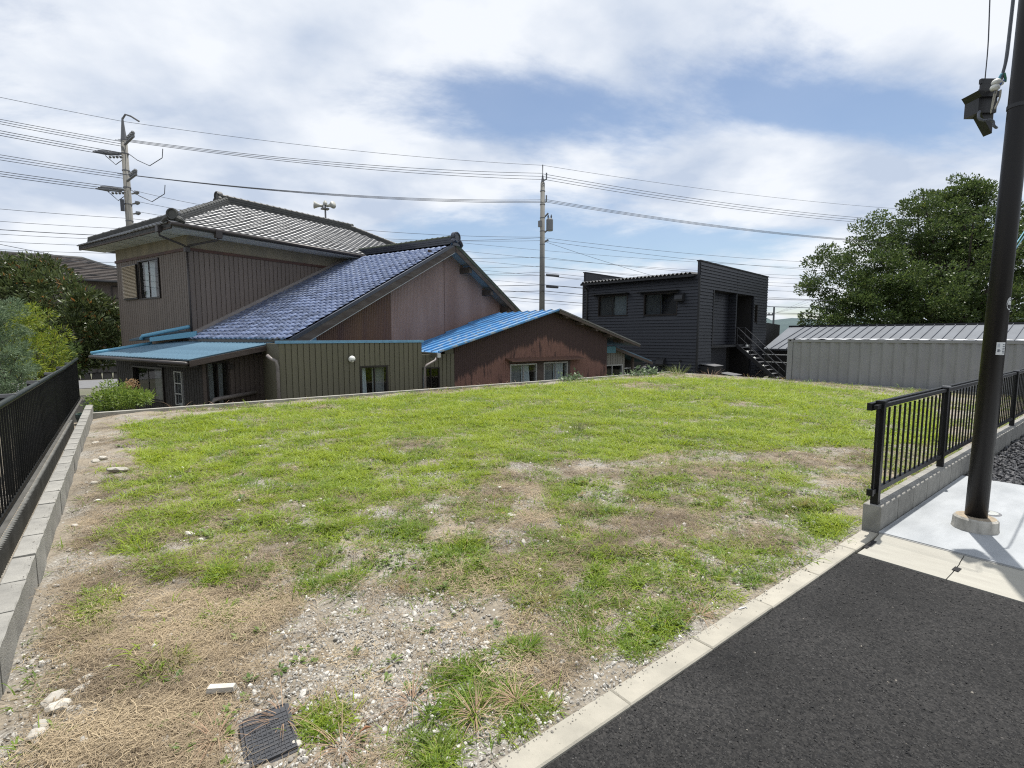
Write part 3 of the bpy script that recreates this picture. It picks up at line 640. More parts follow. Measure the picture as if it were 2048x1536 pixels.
def tileroof(root, roof, fr, O, e, g, smax, tmax, tm, clip, keep=300, wx=0.265, wy=0.235, budget=None):
    e = Vector(e).normalized(); g = Vector(g).normalized(); n = e.cross(g).normalized()
    R = Matrix((e, g, n)).transposed(); eul = R.to_euler(); O = Vector(O)
    c, s = cos(-fr[2]), sin(-fr[2]); cx, cy = -fr[0], -fr[1]; cl = Vector((c * cx - s * cy, s * cx + c * cy, 1.48))
    items = []
    for j in range(int(tmax / wy)):
        for i in range(int(smax / wx)):
            if clip((i + 0.5) * wx, (j + 0.5) * wy): items.append(O + e * (i * wx) + g * (j * wy))
    items.sort(key=lambda p: (p - cl).length)
    for p in items[:keep]: 
        jr = Matrix.Rotation(random.gauss(0, 0.007), 3, 'X') @ Matrix.Rotation(random.gauss(0, 0.010), 3, 'Y')
        pca('roof_tile', tm, roof, p + n * random.uniform(0, 0.003), (R @ jr).to_euler())
    rest = items[keep:]
    if rest:
        tv = np.array([v.co for v in tm.vertices]); A = np.array(R); off = np.array(offset_of(roof))
        nv = len(tv); qs = np.array([list(p.vertices) for p in tm.polygons])
        V = []; 
        for k, p in enumerate(rest):
            jr = np.array(Matrix.Rotation(random.gauss(0, 0.007), 3, 'X') @ Matrix.Rotation(random.gauss(0, 0.010), 3, 'Y'))
            V.append(tv @ (A @ jr).T + np.array(p) - off)
        Q = np.concatenate([qs + k * nv for k in range(len(rest))])
        me = fastmesh('roof_tiles', np.concatenate(V), quads=Q, m=tm.materials[0], smooth=False)
        o = link('roof_tiles', me, None, roof, kind='stuff')
def oni(root, c, ax, up=(0, 0, 1), r=0.2, m=None, name='ridge_end_tile'):
    """round ridge end ornament, disc axis ax, with rim, foot scrolls"""
    ax = Vector(ax).normalized(); side = ax.cross(Vector(up)).normalized(); up = side.cross(ax).normalized(); c = Vector(c)
    mb = MB()
    ring = [c + side * (r * cos(2 * pi * k / 18)) + up * (r * 1.05 * sin(2 * pi * k / 18)) for k in range(18)]
    mb.prism([p - ax * 0.09 for p in ring], ax * 0.16)
    mb.tube([c + ax * 0.075 + side * (r * 0.8 * cos(2 * pi * k / 18)) + up * (r * 0.85 * sin(2 * pi * k / 18)) for k in range(19)], 0.03, 6, cap=False)
    for sg in (-1, 1):
        mb.tube([c + ax * 0.03 + side * sg * r * 0.7 - up * r * 0.6, c + ax * 0.03 + side * sg * r * 1.25 - up * r * 0.95, c + ax * 0.03 + side * sg * r * 1.6 - up * r * 1.3, c + ax * 0.03 + side * sg * r * 1.25 - up * r * 1.55], [0.09, 0.085, 0.07, 0.05], 7)
    mb.prism([c - side * r * 1.2 - up * r * 1.6 - ax * 0.08, c + side * r * 1.2 - up * r * 1.6 - ax * 0.08, c + side * r * 0.6 - ax * 0.08, c - side * r * 0.6 - ax * 0.08], ax * 0.12)
    return mb.build(name, m, root, smooth=False)

# ------------------------------------------------------------------ two-storey house
H = lthing('two_storey_house', 'brown two-storey house with a smoked grey tiled hip roof', 'house', HF, 5.5, 2.7)
wl = Wall(0, 5.45, 0, -1); wr = Wall(0, 0, 1, 0)
win = (1.87, 3.45, 2.77, 4.13)
siding(H, wl, 0, 5.45, ZL, 4.19, 0.16, M_brown, [win])
siding(H, wr, 0, 11.5, ZL, 4.19, 0.16, M_brown)
mb = MB(); wl.box(mb, 0, 5.45, -0.15, 0.012, 4.28, 4.70); mb.build('wall_band', M_band, H)
mb = MB(); wr.box(mb, 0.001, 11.5, -0.15, 0.012, 4.28, 4.70); mb.build('wall_band', M_band, H)
mb = MB(); wl.box(mb, -0.04, 5.45, -0.1, 0.05, 4.19, 4.279); mb.build('trim', M_redtrim, H)
mb = MB(); wr.box(mb, -0.05, 11.5, -0.1, 0.052, 4.19, 4.279); mb.build('trim', M_redtrim, H)
MB().box(0.12, 11.4, 5.33, 5.45, ZL, 4.7).build('rear_wall', M_brown, H)
MB().box(11.4, 11.5, 0.1, 5.45, ZL, 4.7).build('rear_wall', M_brown, H)
window(H, wl, *win, M_bronzeframe, 2, [(1.93, 2.72, M_curtain)], d=0.05, bar=0.04)
# shutter case beside the window
sc = MB(); wl.box(sc, 0.66, 1.82, 0.025, 0.09, 2.80, 4.03); shc = sc.build('shutter_case', M_bronzeframe, H)
ss = MB(); k = 0
zz = 2.86
while zz < 3.97: 
    ss.hex([wl.pt(0.70, 0.125, zz), wl.pt(1.80, 0.125, zz), wl.pt(1.80, 0.0915, zz), wl.pt(0.70, 0.0915, zz), wl.pt(0.70, 0.095, zz + 0.036), wl.pt(1.80, 0.095, zz + 0.036), wl.pt(1.80, 0.0915, zz + 0.04), wl.pt(0.70, 0.0915, zz + 0.04)]); zz += 0.05
ss.build('slats', M_shutter, shc, kind='stuff')
# roof
EX0, EX1, EY0, EY1, EZ = -0.8, 12.3, -0.8, 6.45, 4.80; RX0, RX1, RY, RZ = 2.85, 8.7, 2.82, 6.62
rv = [(EX0, EY0, EZ), (EX1, EY0, EZ), (EX1, EY1, EZ), (EX0, EY1, EZ), (RX0, RY, RZ), (RX1, RY, RZ), (EX0, EY0, EZ - 0.1), (EX1, EY0, EZ - 0.1), (EX1, EY1, EZ - 0.1), (EX0, EY1, EZ - 0.1)]
roof = mk('roof', rv, [(0, 1, 5, 4), (1, 2, 5), (2, 3, 4, 5), (3, 0, 4), (6, 7, 1, 0), (7, 8, 2, 1), (8, 9, 3, 2), (9, 6, 0, 3), (9, 8, 7, 6)], M_ridgedark, H)
tdk = jtile(M_tiledark, h=0.011, front=0.036)
run = RY - EY0; ln = sqrt(run ** 2 + (RZ - EZ) ** 2)
tileroof(H, roof, HF, (EX0 - 0.03, EY0 - 0.04, EZ + 0.01), (1, 0, 0), (0, run, RZ - EZ), EX1 - EX0, ln, tdk,
         lambda s, t: s > t * run / ln * (RX0 - EX0) / run + 0.02 and s < (EX1 - EX0) - t * run / ln * (EX1 - RX1) / run, keep=260)
run2 = RX0 - EX0; ln2 = sqrt(run2 ** 2 + (RZ - EZ) ** 2)
tileroof(H, roof, HF, (EX0 - 0.04, EY1 + 0.03, EZ + 0.01), (0, -1, 0), (run2, 0, RZ - EZ), EY1 - EY0, ln2, tdk,
         lambda s, t: s > t * run2 / ln2 * (EY1 - RY) / run2 and s < (EY1 - EY0) - t * run2 / ln2 * (RY - EY0) / run2, keep=40)
def ridge(parent, a, b, h, wd, mbox, mcap, nm='ridge', n=None, capr=0.075):
    a = Vector(a); b = Vector(b); t = (b - a); L_ = t.length; t.normalize(); sd_ = t.cross(Vector((0, 0, 1))).normalized()
    m1 = MB(); q = sd_ * wd / 2; up = Vector((0, 0, 1))
    for lv in range(3):
        ww = q * (1.25 - 0.18 * lv); z0 = h * (lv / 3.0); z1 = h * ((lv + 0.8) / 3.0)
        m1.hex([a - ww + up * z0, b - ww + up * z0, b + ww + up * z0, a + ww + up * z0, a - ww + up * z1, b - ww + up * z1, b + ww + up * z1, a + ww + up * z1])
    m1.hex([a - q * .7, b - q * .7, b + q * .7, a + q * .7, a - q * .7 + up * h, b - q * .7 + up * h, b + q * .7 + up * h, a + q * .7 + up * h])
    r = m1.build(nm, mbox, parent)
    cm = rawmesh('cap_tile', *(lambda k: (k.v, k.f))(MB().tube([(0, 0, 0), (0.235, 0, 0), (0.24, 0, 0), (0.30, 0, 0)], [capr, capr * 0.98, capr * 1.18, capr * 1.16], 9))); cm.materials.append(mcap)
    n = int(L_ / 0.27); eul = t.to_track_quat('X', 'Z').to_euler()
    for i in range(n): pca('cap_tile', cm, r, a + t * (i * L_ / n) + up * (h + 0.01), eul)
    return r
ridge(roof, (RX0 - 0.25, RY, RZ - 0.02), (RX1 + 0.2, RY, RZ - 0.02), 0.26, 0.26, M_ridgedark, M_ridgedark)
ridge(roof, (EX0 + 0.25, EY0 + 0.25, EZ + 0.12), (RX0, RY, RZ + 0.02), 0.16, 0.22, M_ridgedark, M_ridgedark, 'hip_ridge')
ridge(roof, (EX1 - 0.25, EY0 + 0.25, EZ + 0.12), (RX1, RY, RZ + 0.02), 0.16, 0.22, M_ridgedark, M_ridgedark, 'hip_ridge')
ridge(roof, (EX0 + 0.25, EY1 - 0.25, EZ + 0.12), (RX0, RY, RZ + 0.02), 0.16, 0.22, M_ridgedark, M_ridgedark, 'hip_ridge')
oni(roof, (EX0 + 0.16, EY0 + 0.16, EZ + 0.30), (-1, -1, 0), r=0.17, m=M_ridgedark)
oni(roof, (RX0 - 0.32, RY, RZ + 0.22), (-1, 0, 0), r=0.17, m=M_ridgedark)
# eaves
MB().box(EX0 + 0.06, -0.002, -0.74, 6.4, 4.675, 4.692).build('soffit', M_soffit, H)
MB().box(0, EX1 - 0.1, -0.74, -0.014, 4.674, 4.691).build('soffit', M_soffit, H)
for k in range(7): MB().box(EX0 + 0.07, -0.02, -0.7 + k * 1.0, -0.69 + k * 1.0, 4.6705, 4.6755).build('soffit_joint', M_dark, H)
M_fascia = mat('blue_grey_fascia', (0.25, 0.26, 0.27), 0.6)
MB().box(EX0, EX0 + 0.05, -0.76, 6.45, 4.66, 4.86).build('fascia', M_darkwood, H)
MB().box(EX0 + 0.051, EX1, EY0, EY0 + 0.05, 4.655, 4.86).build('fascia', M_fascia, H)
gt = MB(); gt.tube([(EX0 - 0.02, EY0 - 0.07, 4.78), (EX1, EY0 - 0.07, 4.73)], 0.06, 8); gt.build('gutter', M_gutterbrown, H, smooth=True)
hp = MB(); hp.box(0.42, 0.62, EY0 - 0.16, EY0 - 0.02, 4.56, 4.78); hp.build('rain_head', M_gutterbrown, H)
hp = MB(); hp.box(EX0 - 0.13, EX0 - 0.01, -0.28, -0.12, 4.60, 4.78); hp.build('rain_head', M_gutterbrown, H)
dp = MB(); dp.tube([(0.52, EY0 - 0.09, 4.6), (0.5, EY0 - 0.06, 4.5), (0.02, -0.10, 4.34), (-0.04, -0.06, 4.26)], 0.032, 8); dp.build('downpipe', M_gutterbrown, H, smooth=True)
dp = MB(); dp.tube([(EX0 - 0.07, -0.2, 4.62), (EX0 - 0.05, -0.18, 4.5), (-0.10, -0.04, 4.32), (-0.05, -0.06, 4.26)], 0.032, 8); dp.build('downpipe', M_gutterbrown, H, smooth=True)
MB().box(-0.12, 0.02, -0.13, 0.0, 4.13, 4.27).build('rain_head', M_gutterbrown, H)
dp = MB(); dp.tube([(-0.05, -0.065, 4.2), (-0.05, -0.065, 1.2)], 0.03, 8); dp.build('downpipe', M_gutterbrown, H, smooth=True)

# ------------------------------------------------------------------ blue tiled wing with corrugated gable
T = lthing('tiled_house', 'gabled house with glossy blue tiled roof and corrugated iron gable', 'house', HF, 6.6, -2.7)
RX, RZ2, EXA, EZA = 6.65, 4.86, -0.12, 1.40
sl = (RZ2 - EZA) / (RX - EXA)
rz = lambda x: EZA + sl * (x - EXA) if x <= RX else RZ2 - sl * (x - RX)
YV = -5.5
th = 0.10
def slopeslab(x0, x1):
    return [(x0, 0.0, rz(x0) - th), (x1, 0.0, rz(x1) - th), (x1, YV, rz(x1) - th), (x0, YV, rz(x0) - th), (x0, 0, rz(x0) - 0.005), (x1, 0, rz(x1) - 0.005), (x1, YV, rz(x1) - 0.005), (x0, YV, rz(x0) - 0.005)]
mb = MB(); mb.hex([Vector(p) for p in (lambda q: [q[3], q[2], q[1], q[0], q[7], q[6], q[5], q[4]])(slopeslab(EXA, RX))]); troof = mb.build('roof', M_tileblack, T)
tbl = jtile(M_tileblue, h=0.036, front=0.044)
lnb = sqrt((RX - EXA) ** 2 + (RZ2 - EZA) ** 2)
tileroof(T, troof, HF, (EXA - 0.05, -0.02, EZA - 0.012), (0, -1, 0), (RX - EXA, 0, RZ2 - EZA), 5.42, lnb - 0.1, tbl, lambda s, t: True, keep=300)
mb = MB(); mb.hex([Vector(p) for p in (lambda q: [q[3], q[2], q[1], q[0], q[7], q[6], q[5], q[4]])(slopeslab(RX, 13.3))]); mb.build('far_roof', M_tileblack, T)
ridge(troof, (RX, YV + 0.02, RZ2 - 0.02), (RX, -0.05, RZ2 - 0.02), 0.24, 0.26, M_tileblack, M_moss)
oni(troof, (RX, YV - 0.03, RZ2 + 0.22), (0, -1, 0), r=0.19, m=M_tileblack)
mb = MB(); mb.tube([(RX + 0.32, YV - 0.03, RZ2 - 0.02), (RX + 0.36, YV + 0.2, RZ2 - 0.02)], 0.09, 9); mb.build('verge_roll', M_moss, troof)
# verge: blue edge tiles and bargeboards
def verge(x0, x1, y0, y1, zu, zl, m, nm): 
    mb = MB(); mb.hex([(x0, y0, rz(x0) + zl), (x1, y0, rz(x1) + zl), (x1, y1, rz(x1) + zl), (x0, y1, rz(x0) + zl), (x0, y0, rz(x0) + zu), (x1, y0, rz(x1) + zu), (x1, y1, rz(x1) + zu), (x0, y1, rz(x0) + zu)]); return mb.build(nm, m, T)
verge(EXA, RX, YV - 0.045, YV + 0.02, 0.045, -0.06, M_tileblack, 'verge_tile')
verge(EXA, RX - 0.02, YV - 0.03, YV + 0.0, -0.062, -0.30, M_darkwood, 'bargeboard')
verge(EXA, RX - 0.02, YV - 0.005, YV + 0.05, -0.302, -0.33, M_alu, 'bargeboard_trim')
verge(RX + 0.001, 13.3, YV - 0.045, YV + 0.02, 0.045, -0.10, M_moss, 'verge_tile')
verge(RX + 0.02, 13.3, YV - 0.03, YV + 0.0, -0.102, -0.30, M_darkwood, 'bargeboard')
verge(RX + 0.02, 13.3, YV + 0.002, -4.98, -0.105, -0.125, M_fascia, 'soffit')
verge(EXA, RX - 0.02, YV + 0.052, -4.98, -0.105, -0.125, M_fascia, 'soffit')
for x in (6.1, 7.55, 9.0, 10.3, 11.6):
    MB().box(x, x + 0.16, YV + 0.05, -4.9, rz(x + 0.16) - 0.42 + (0.1 if x < 6.6 else 0), rz(x + 0.16) - 0.2).build('purlin', M_darkwood, T)
wg = Wall(0, -4.95, 1, 0)
corrugated(T, wg, 0.95, 3.92, ZL, lambda a: rz(a) - 0.11, 0.07, 0.013, M_rust)
corrugated(T, wg, 3.90, 12.6, ZL, lambda a: min(rz(a), 99) - 0.11, 0.07, 0.013, M_pink, d0=0.03)
gb = MB(); gb.prism([(0.95, -4.94, ZL), (12.6, -4.94, ZL), (12.6, -4.94, rz(12.6) - 0.13), (RX, -4.94, RZ2 - 0.13), (0.95, -4.94, rz(0.95) - 0.13)], (0, 0.1, 0)); gb.build('gable_wall', M_rust, T)
MB().box(0.95, 1.05, -4.84, 0, ZL, 1.75).build('side_wall', M_brown, T)
MB().box(12.5, 12.6, -4.84, 0, ZL, 1.7).build('side_wall', M_brown, T)
MB().box(5.75, 6.55, -5.03, -4.96, RZ2 - 0.62, RZ2 - 0.30).build('gable_board', M_darkwood, T)
MB().box(0.30, 0.94, -5.06, -5.0, 1.0, 1.56).build('patch_board', M_paleblue, T)
for a in (6.6,): MB().box(a - 0.006, a + 0.006, -4.998, -4.985, ZL, rz(a) - 0.12).build('sheet_joint', M_redtrim, T)
# flashing where the blue roof meets the two-storey wall
mb = MB(); mb.hex([(-0.1, -0.10, rz(-0.1) + 0.03), (RX, -0.10, rz(RX) + 0.03), (RX, -0.026, rz(RX) + 0.03), (-0.1, -0.026, rz(-0.1) + 0.03), (-0.1, -0.07, rz(-0.1) + 0.16), (RX, -0.07, rz(RX) + 0.16), (RX, -0.026, rz(RX) + 0.18), (-0.1, -0.026, rz(-0.1) + 0.18)]); mb.build('flashing', M_pvc, T)

# ------------------------------------------------------------------ lean-to entrance with ribbed blue metal roof
E_ = lthing('lean_to', 'low dark lean-to entrance under a ribbed weathered blue metal roof', 'lean-to', HF, -1.0, -1.8)
xe, ze, xt, zt = -2.25, 0.92, -0.08, 1.30
lz = lambda x: ze + (zt - ze) * (x - xe) / (xt - xe)
yl, yr = 1.25, -4.62
mb = MB(); mb.hex([(xe, yr, ze - 0.03), (xt, yr, zt - 0.03), (xt, yl, zt - 0.03), (xe, yl, ze - 0.03), (xe, yr, ze), (xt, yr, zt), (xt, yl, zt), (xe, yl, ze)]); lroof = mb.build('roof', M_bluelean, E_)
rib = rawmesh('rib', *(lambda k: (k.v, k.f))(MB().hex([(0, -0.030, 0), (1, -0.030, 0), (1, 0.030, 0), (0, 0.030, 0), (0, -0.022, 0.019), (1, -0.022, 0.019), (1, 0.022, 0.019), (0, 0.022, 0.019)]))); rib.materials.append(mat('lit_blue_rib', (0.15, 0.265, 0.35), 0.42, col2=(0.10, 0.19, 0.26), scale=3))  # rib colour lightened against the sheet to paint in striped light and shade
L_ = sqrt((xt - xe) ** 2 + (zt - ze) ** 2); ry_ = -atan2(zt - ze, xt - xe)
y = yr + 0.03; 
while y < yl - 0.05:
    pca('rib', rib, lroof, (xe - 0.03, y, ze - 0.004), (0, ry_, 0), (L_ + 0.03, 1, 1)); y += 0.205
mb = MB(); mb.tube([(xe - 0.04, yl, ze + 0.04), (xt - 0.6, yl, lz(xt - 0.6) + 0.05)], 0.055, 8); mb.build('edge_roll', mat('light_blue_roll', (0.13, 0.34, 0.48), 0.45), lroof, smooth=True)
MB().box(xe - 0.02, xe + 0.02, yr, yl, ze - 0.10, ze - 0.035).build('fascia', M_dark, E_)
mb = MB(); mb.tube([(xe - 0.07, yr - 0.02, ze - 0.10), (xe - 0.07, yl, ze - 0.06)], 0.05, 8); mb.build('gutter', M_gutterbrown, E_, smooth=True)
mb = MB(); mb.hex([(xe, yr - 0.03, ze - 0.17), (xt, yr - 0.03, zt - 0.17), (xt, yr - 0.002, zt - 0.17), (xe, yr - 0.002, ze - 0.17), (xe, yr - 0.03, ze - 0.035), (xt, yr - 0.03, zt - 0.035), (xt, yr - 0.002, zt - 0.035), (xe, yr - 0.002, ze - 0.035)]); mb.build('bargeboard', M_darkwood, E_)
# raised roof patch against the house corner
mb = MB(); mb.hex([(-0.9, 1.35, 1.36), (-0.02, 0.1, 1.40), (-0.02, 2.6, 1.40), (-0.7, 2.9, 1.30), (-0.9, 1.35, 1.42), (-0.02, 0.1, 1.66), (-0.02, 2.6, 1.62), (-0.7, 2.9, 1.36)]); mb.build('upper_roof', M_bluelean, E_)
mb = MB(); mb.tube([(-0.95, 1.32, 1.36), (-0.9, 1.30, 1.48), (-0.06, 0.03, 1.78)], 0.06, 8); mb.build('ridge_roll', mat('light_blue_roll', (0.13, 0.34, 0.48), 0.45), E_, smooth=True)
mb = MB(); mb.hex([(-0.85, 0.95, 1.30), (-0.1, -0.45, 1.46), (-0.02, -0.35, 1.46), (-0.78, 1.05, 1.30), (-0.85, 0.95, 1.42), (-0.1, -0.45, 1.62), (-0.02, -0.35, 1.64), (-0.78, 1.05, 1.44)]); mb.build('valley_sheet', mat('light_blue_roll', (0.13, 0.34, 0.48), 0.45), E_)
# walls under it
wA = Wall(-1.75, -4.15, 1, 0); wB = Wall(-1.75, 1.0, 0, -1)
M_umber = mat('umber_boards', (0.085, 0.066, 0.055), 0.65, col2=(0.06, 0.046, 0.04), scale=1.5, rnd=0.1, stretch=(1, 1, 0.3))
wo = (0.10, 0.62, -0.42, 0.83)
siding(E_, wA, 0.0, 1.75, ZL, 0.98, 0.135, M_umber, [wo])
window(E_, wA, *wo, M_bronzeframe, 2, [(0.14, 0.34, M_net), (0.42, 0.58, M_net)], d=0.05, bar=0.03)
w1 = (1.2, 3.1, -0.35, 0.62); w2 = (3.75, 4.15, -0.35, 0.55)
siding(E_, wB, 0.0, 5.15, ZL, 0.95, 0.135, mat('shade_dark_boards', (0.022, 0.018, 0.016), 0.7, rnd=0.1), [w1, w2])  # boards coloured near black to stand for deep shade under the eave
window(E_, wB, *w1, M_bronzeframe, 2, [(2.15, 3.05, M_net)], d=0.06, bar=0.04)
window(E_, wB, *w2, M_alu, 1, [(3.8, 4.1, M_net)], d=0.05, bar=0.025)
for zz in (-0.06, 0.22): 
    mb = MB(); wB.box(mb, 3.77, 4.13, 0.046, 0.06, zz, zz + 0.03); mb.build('shelf_bar', M_alu, E_)
MB().box(-2.1, -1.78, -4.1, -2.6, 0.70, 0.74).build('canopy', M_gutterbrown, E_)
mb = MB(); mb.tube([(-1.62, -4.27, -0.9), (-1.62, -4.27, -0.22), (-1.55, -4.27, -0.14), (-1.40, -4.27, -0.12), (-0.45, -4.27, -0.05)], 0.055, 8); mb.build('waste_pipe', M_pvc, E_, smooth=True)
mb = MB(); mb.box(-1.15, -1.0, -4.24, -4.18, 0.62, 0.74); mb.build('lamp', M_gutterbrown, E_)
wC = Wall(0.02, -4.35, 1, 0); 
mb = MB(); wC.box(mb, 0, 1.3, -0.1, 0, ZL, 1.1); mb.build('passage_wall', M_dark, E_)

# ------------------------------------------------------------------ olive annex with parapet
A = thing('annex', 'flat-roofed annex with olive vertical siding and a pale blue cap', 'annex', (5.05, 14.5, ZL))
wa = Wall(3.10, 13.50, 1, 0.0); AL = 3.95
ao = (2.06, 2.86, -0.75, 0.66)
siding(A, wa, 0, AL, ZL, 1.29, 0.148, M_olive, [ao])
MB().box(3.10, 3.20, 13.62, 16.0, ZL, 1.29).build('side_wall', M_olive, A); MB().box(6.95, 7.05, 13.62, 16.0, ZL, 1.29).build('side_wall', M_olive, A)
MB().box(3.2, 6.95, 13.62, 15.9, 1.15, 1.24).build('flat_roof', M_bluelean, A)
cb_ = MB(); wa.box(cb_, -0.05, AL + 0.05, -0.14, 0.045, 1.291, 1.36); cb_.build('parapet_cap', M_paleblue, A)
window(A, wa, *ao, M_bronzeframe, 2, [(2.10, 2.27, M_curtain, 0.45), (2.46, 2.82, M_net)], d=0.03, bar=0.035, room=0.8)
vh = MB(); c = wa.pt(1.82, 0.03, 0.86)
n = 14; prof = []
pv = []; pf = []
for i in range(6):
    t = i / 5; r = 0.095 * cos(t * pi / 2 * 0.96); d = 0.03 + 0.085 * sin(t * pi / 2)
    for k in range(n): pv.append((c[0] + r * cos(2 * pi * k / n), c[1] - d, c[2] + r * sin(2 * pi * k / n)))
for i in range(5):
    for k in range(n): pf.append((i * n + k, i * n + (k + 1) % n, (i + 1) * n + (k + 1) % n, (i + 1) * n + k))
pf.append(tuple(5 * n + k for k in range(n)))
hood = mk('vent_hood', pv, pf, M_white, A, smooth=True)
mb = MB(); mb.prism([(c[0] - 0.055, c[1] - 0.112, c[2] - 0.035), (c[0] + 0.055, c[1] - 0.112, c[2] - 0.035), (c[0] + 0.05, c[1] - 0.09, c[2] - 0.062), (c[0] - 0.05, c[1] - 0.09, c[2] - 0.062)], (0, 0.02, 0)); mb.build('vent_opening', M_dark, hood)
mb = MB(); mb.tube([(2.86, 13.62, 1.0), (2.92, 13.52, 0.92), (3.02, 13.45, 0.86), (3.045, 13.43, 0.72), (3.045, 13.43, ZL)], 0.042, 8); mb.build('downpipe', M_pvc, A, smooth=True)

# ------------------------------------------------------------------ corrugated shed with blue sheet roof
S = thing('corrugated_shed', 'rust-red corrugated iron shed with a peeling blue sheet gable roof', 'shed', (12.0, 15.5, ZL))
SR, SRZ, SE, SEZ, SW, SWZ = 12.62, 2.42, 7.62, 0.98, 17.25, 1.10
sz = lambda x: SEZ + (SRZ - SEZ) * (x - SE) / (SR - SE) if x <= SR else SRZ - (SRZ - SWZ) * (x - SR) / (SW - SR)
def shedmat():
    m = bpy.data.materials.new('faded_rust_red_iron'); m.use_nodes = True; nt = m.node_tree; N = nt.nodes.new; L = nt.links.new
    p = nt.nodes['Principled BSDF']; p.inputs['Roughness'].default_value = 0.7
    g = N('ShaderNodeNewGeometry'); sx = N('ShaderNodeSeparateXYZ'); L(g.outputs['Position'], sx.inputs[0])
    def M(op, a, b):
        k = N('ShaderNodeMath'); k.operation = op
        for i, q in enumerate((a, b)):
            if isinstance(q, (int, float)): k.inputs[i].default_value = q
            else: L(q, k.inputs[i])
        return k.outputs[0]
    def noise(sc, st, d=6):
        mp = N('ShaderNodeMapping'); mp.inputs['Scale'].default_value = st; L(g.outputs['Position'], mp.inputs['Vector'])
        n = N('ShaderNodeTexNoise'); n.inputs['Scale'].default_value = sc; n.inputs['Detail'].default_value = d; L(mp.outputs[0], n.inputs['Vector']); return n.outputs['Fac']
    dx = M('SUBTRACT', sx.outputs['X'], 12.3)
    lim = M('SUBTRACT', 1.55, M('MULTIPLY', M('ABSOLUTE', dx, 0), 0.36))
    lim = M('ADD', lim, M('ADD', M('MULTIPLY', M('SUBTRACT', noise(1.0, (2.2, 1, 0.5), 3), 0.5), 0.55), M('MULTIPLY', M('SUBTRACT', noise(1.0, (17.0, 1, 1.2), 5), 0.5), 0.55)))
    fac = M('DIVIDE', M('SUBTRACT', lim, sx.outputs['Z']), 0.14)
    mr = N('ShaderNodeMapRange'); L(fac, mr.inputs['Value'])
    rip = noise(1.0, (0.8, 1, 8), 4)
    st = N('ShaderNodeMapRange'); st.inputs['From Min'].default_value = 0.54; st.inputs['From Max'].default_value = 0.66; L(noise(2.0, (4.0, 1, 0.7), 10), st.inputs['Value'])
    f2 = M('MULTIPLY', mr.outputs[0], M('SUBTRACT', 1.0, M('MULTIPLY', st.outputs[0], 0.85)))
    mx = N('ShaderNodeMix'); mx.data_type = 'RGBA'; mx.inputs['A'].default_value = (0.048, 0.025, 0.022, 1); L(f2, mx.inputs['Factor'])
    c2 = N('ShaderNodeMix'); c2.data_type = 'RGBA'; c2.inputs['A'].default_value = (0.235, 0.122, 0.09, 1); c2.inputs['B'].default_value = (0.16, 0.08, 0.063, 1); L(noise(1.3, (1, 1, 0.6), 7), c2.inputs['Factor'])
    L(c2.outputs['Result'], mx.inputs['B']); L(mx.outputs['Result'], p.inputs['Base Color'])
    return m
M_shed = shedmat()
ws = Wall(7.1, 13.92, 1, 0)
oo = (0.15, 0.76, -0.6, 0.52)
siding(S, ws, 0, 1.32, ZL, 0.92, 0.148, M_olive, [oo])
mb = MB(); mb.prism([(8.1, 13.94, 0.86), (8.42, 13.94, 0.86), (8.42, 13.94, sz(8.42) - 0.06), (8.1, 13.94, sz(8.1) - 0.06)], (0, 0.08, 0)); mb.build('siding_fill', M_olive, S)
window(S, ws, *oo, M_bronzeframe, 2, [(0.2, 0.4, M_net)], d=0.04, bar=0.03)
so1 = (10.66, 11.86, -0.55, 0.50); so2 = (12.20, 13.40, -0.55, 0.52)
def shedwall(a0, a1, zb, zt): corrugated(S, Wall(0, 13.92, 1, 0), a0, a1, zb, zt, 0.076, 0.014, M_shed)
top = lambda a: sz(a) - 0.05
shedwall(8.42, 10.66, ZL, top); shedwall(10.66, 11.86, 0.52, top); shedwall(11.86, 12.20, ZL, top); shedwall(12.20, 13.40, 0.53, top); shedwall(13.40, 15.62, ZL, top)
gb = MB(); gb.prism([(8.43, 13.99, 0.56), (15.6, 13.99, 0.56), (15.6, 13.99, sz(15.6) - 0.06), (SR, 13.99, SRZ - 0.06), (8.43, 13.99, sz(8.43) - 0.06)], (0, 0.06, 0)); gb.build('gable_wall', M_rust, S)
MB().box(15.56, 15.62, 14.0, 18.6, ZL, 1.35).build('side_wall', M_rust, S)
W0 = Wall(0, 13.92, 1, 0)
window(S, W0, *so1, M_alu, 2, [(10.70, 11.25, M_net), (11.28, 11.62, M_curtain, 0.25)], d=0.05, bar=0.03)
window(S, W0, *so2, M_alu, 2, [(12.24, 12.82, M_net), (12.84, 13.34, M_curtain)], d=0.05, bar=0.03)
mb = MB(); mb.hex([(10.45, 13.50, 0.60), (14.0, 13.50, 0.60), (14.0, 13.94, 0.68), (10.45, 13.94, 0.68), (10.45, 13.50, 0.63), (14.0, 13.50, 0.63), (14.0, 13.94, 0.73), (10.45, 13.94, 0.73)]); mb.build('window_canopy', M_rust, S)
MB().box(10.6, 13.6, 13.88, 13.93, 0.54, 0.62).build('lintel', M_darkwood, S); MB().box(11.88, 12.18, 13.86, 13.91, -0.5, 0.54).build('jamb', M_darkwood, S); MB().box(13.42, 13.52, 13.86, 13.905, -0.6, 0.54).build('jamb', M_darkwood, S)
M_oldsheet = mat('old_grey_sheet', (0.13, 0.13, 0.12), 0.7, col2=(0.08, 0.075, 0.065), scale=4)
sroof = MB().box(SR - 0.02, SR + 0.02, 13.56, 17.8, SRZ - 0.08, SRZ - 0.06).build('roof', M_bluemetal, S)
y0 = 13.52; k = 0
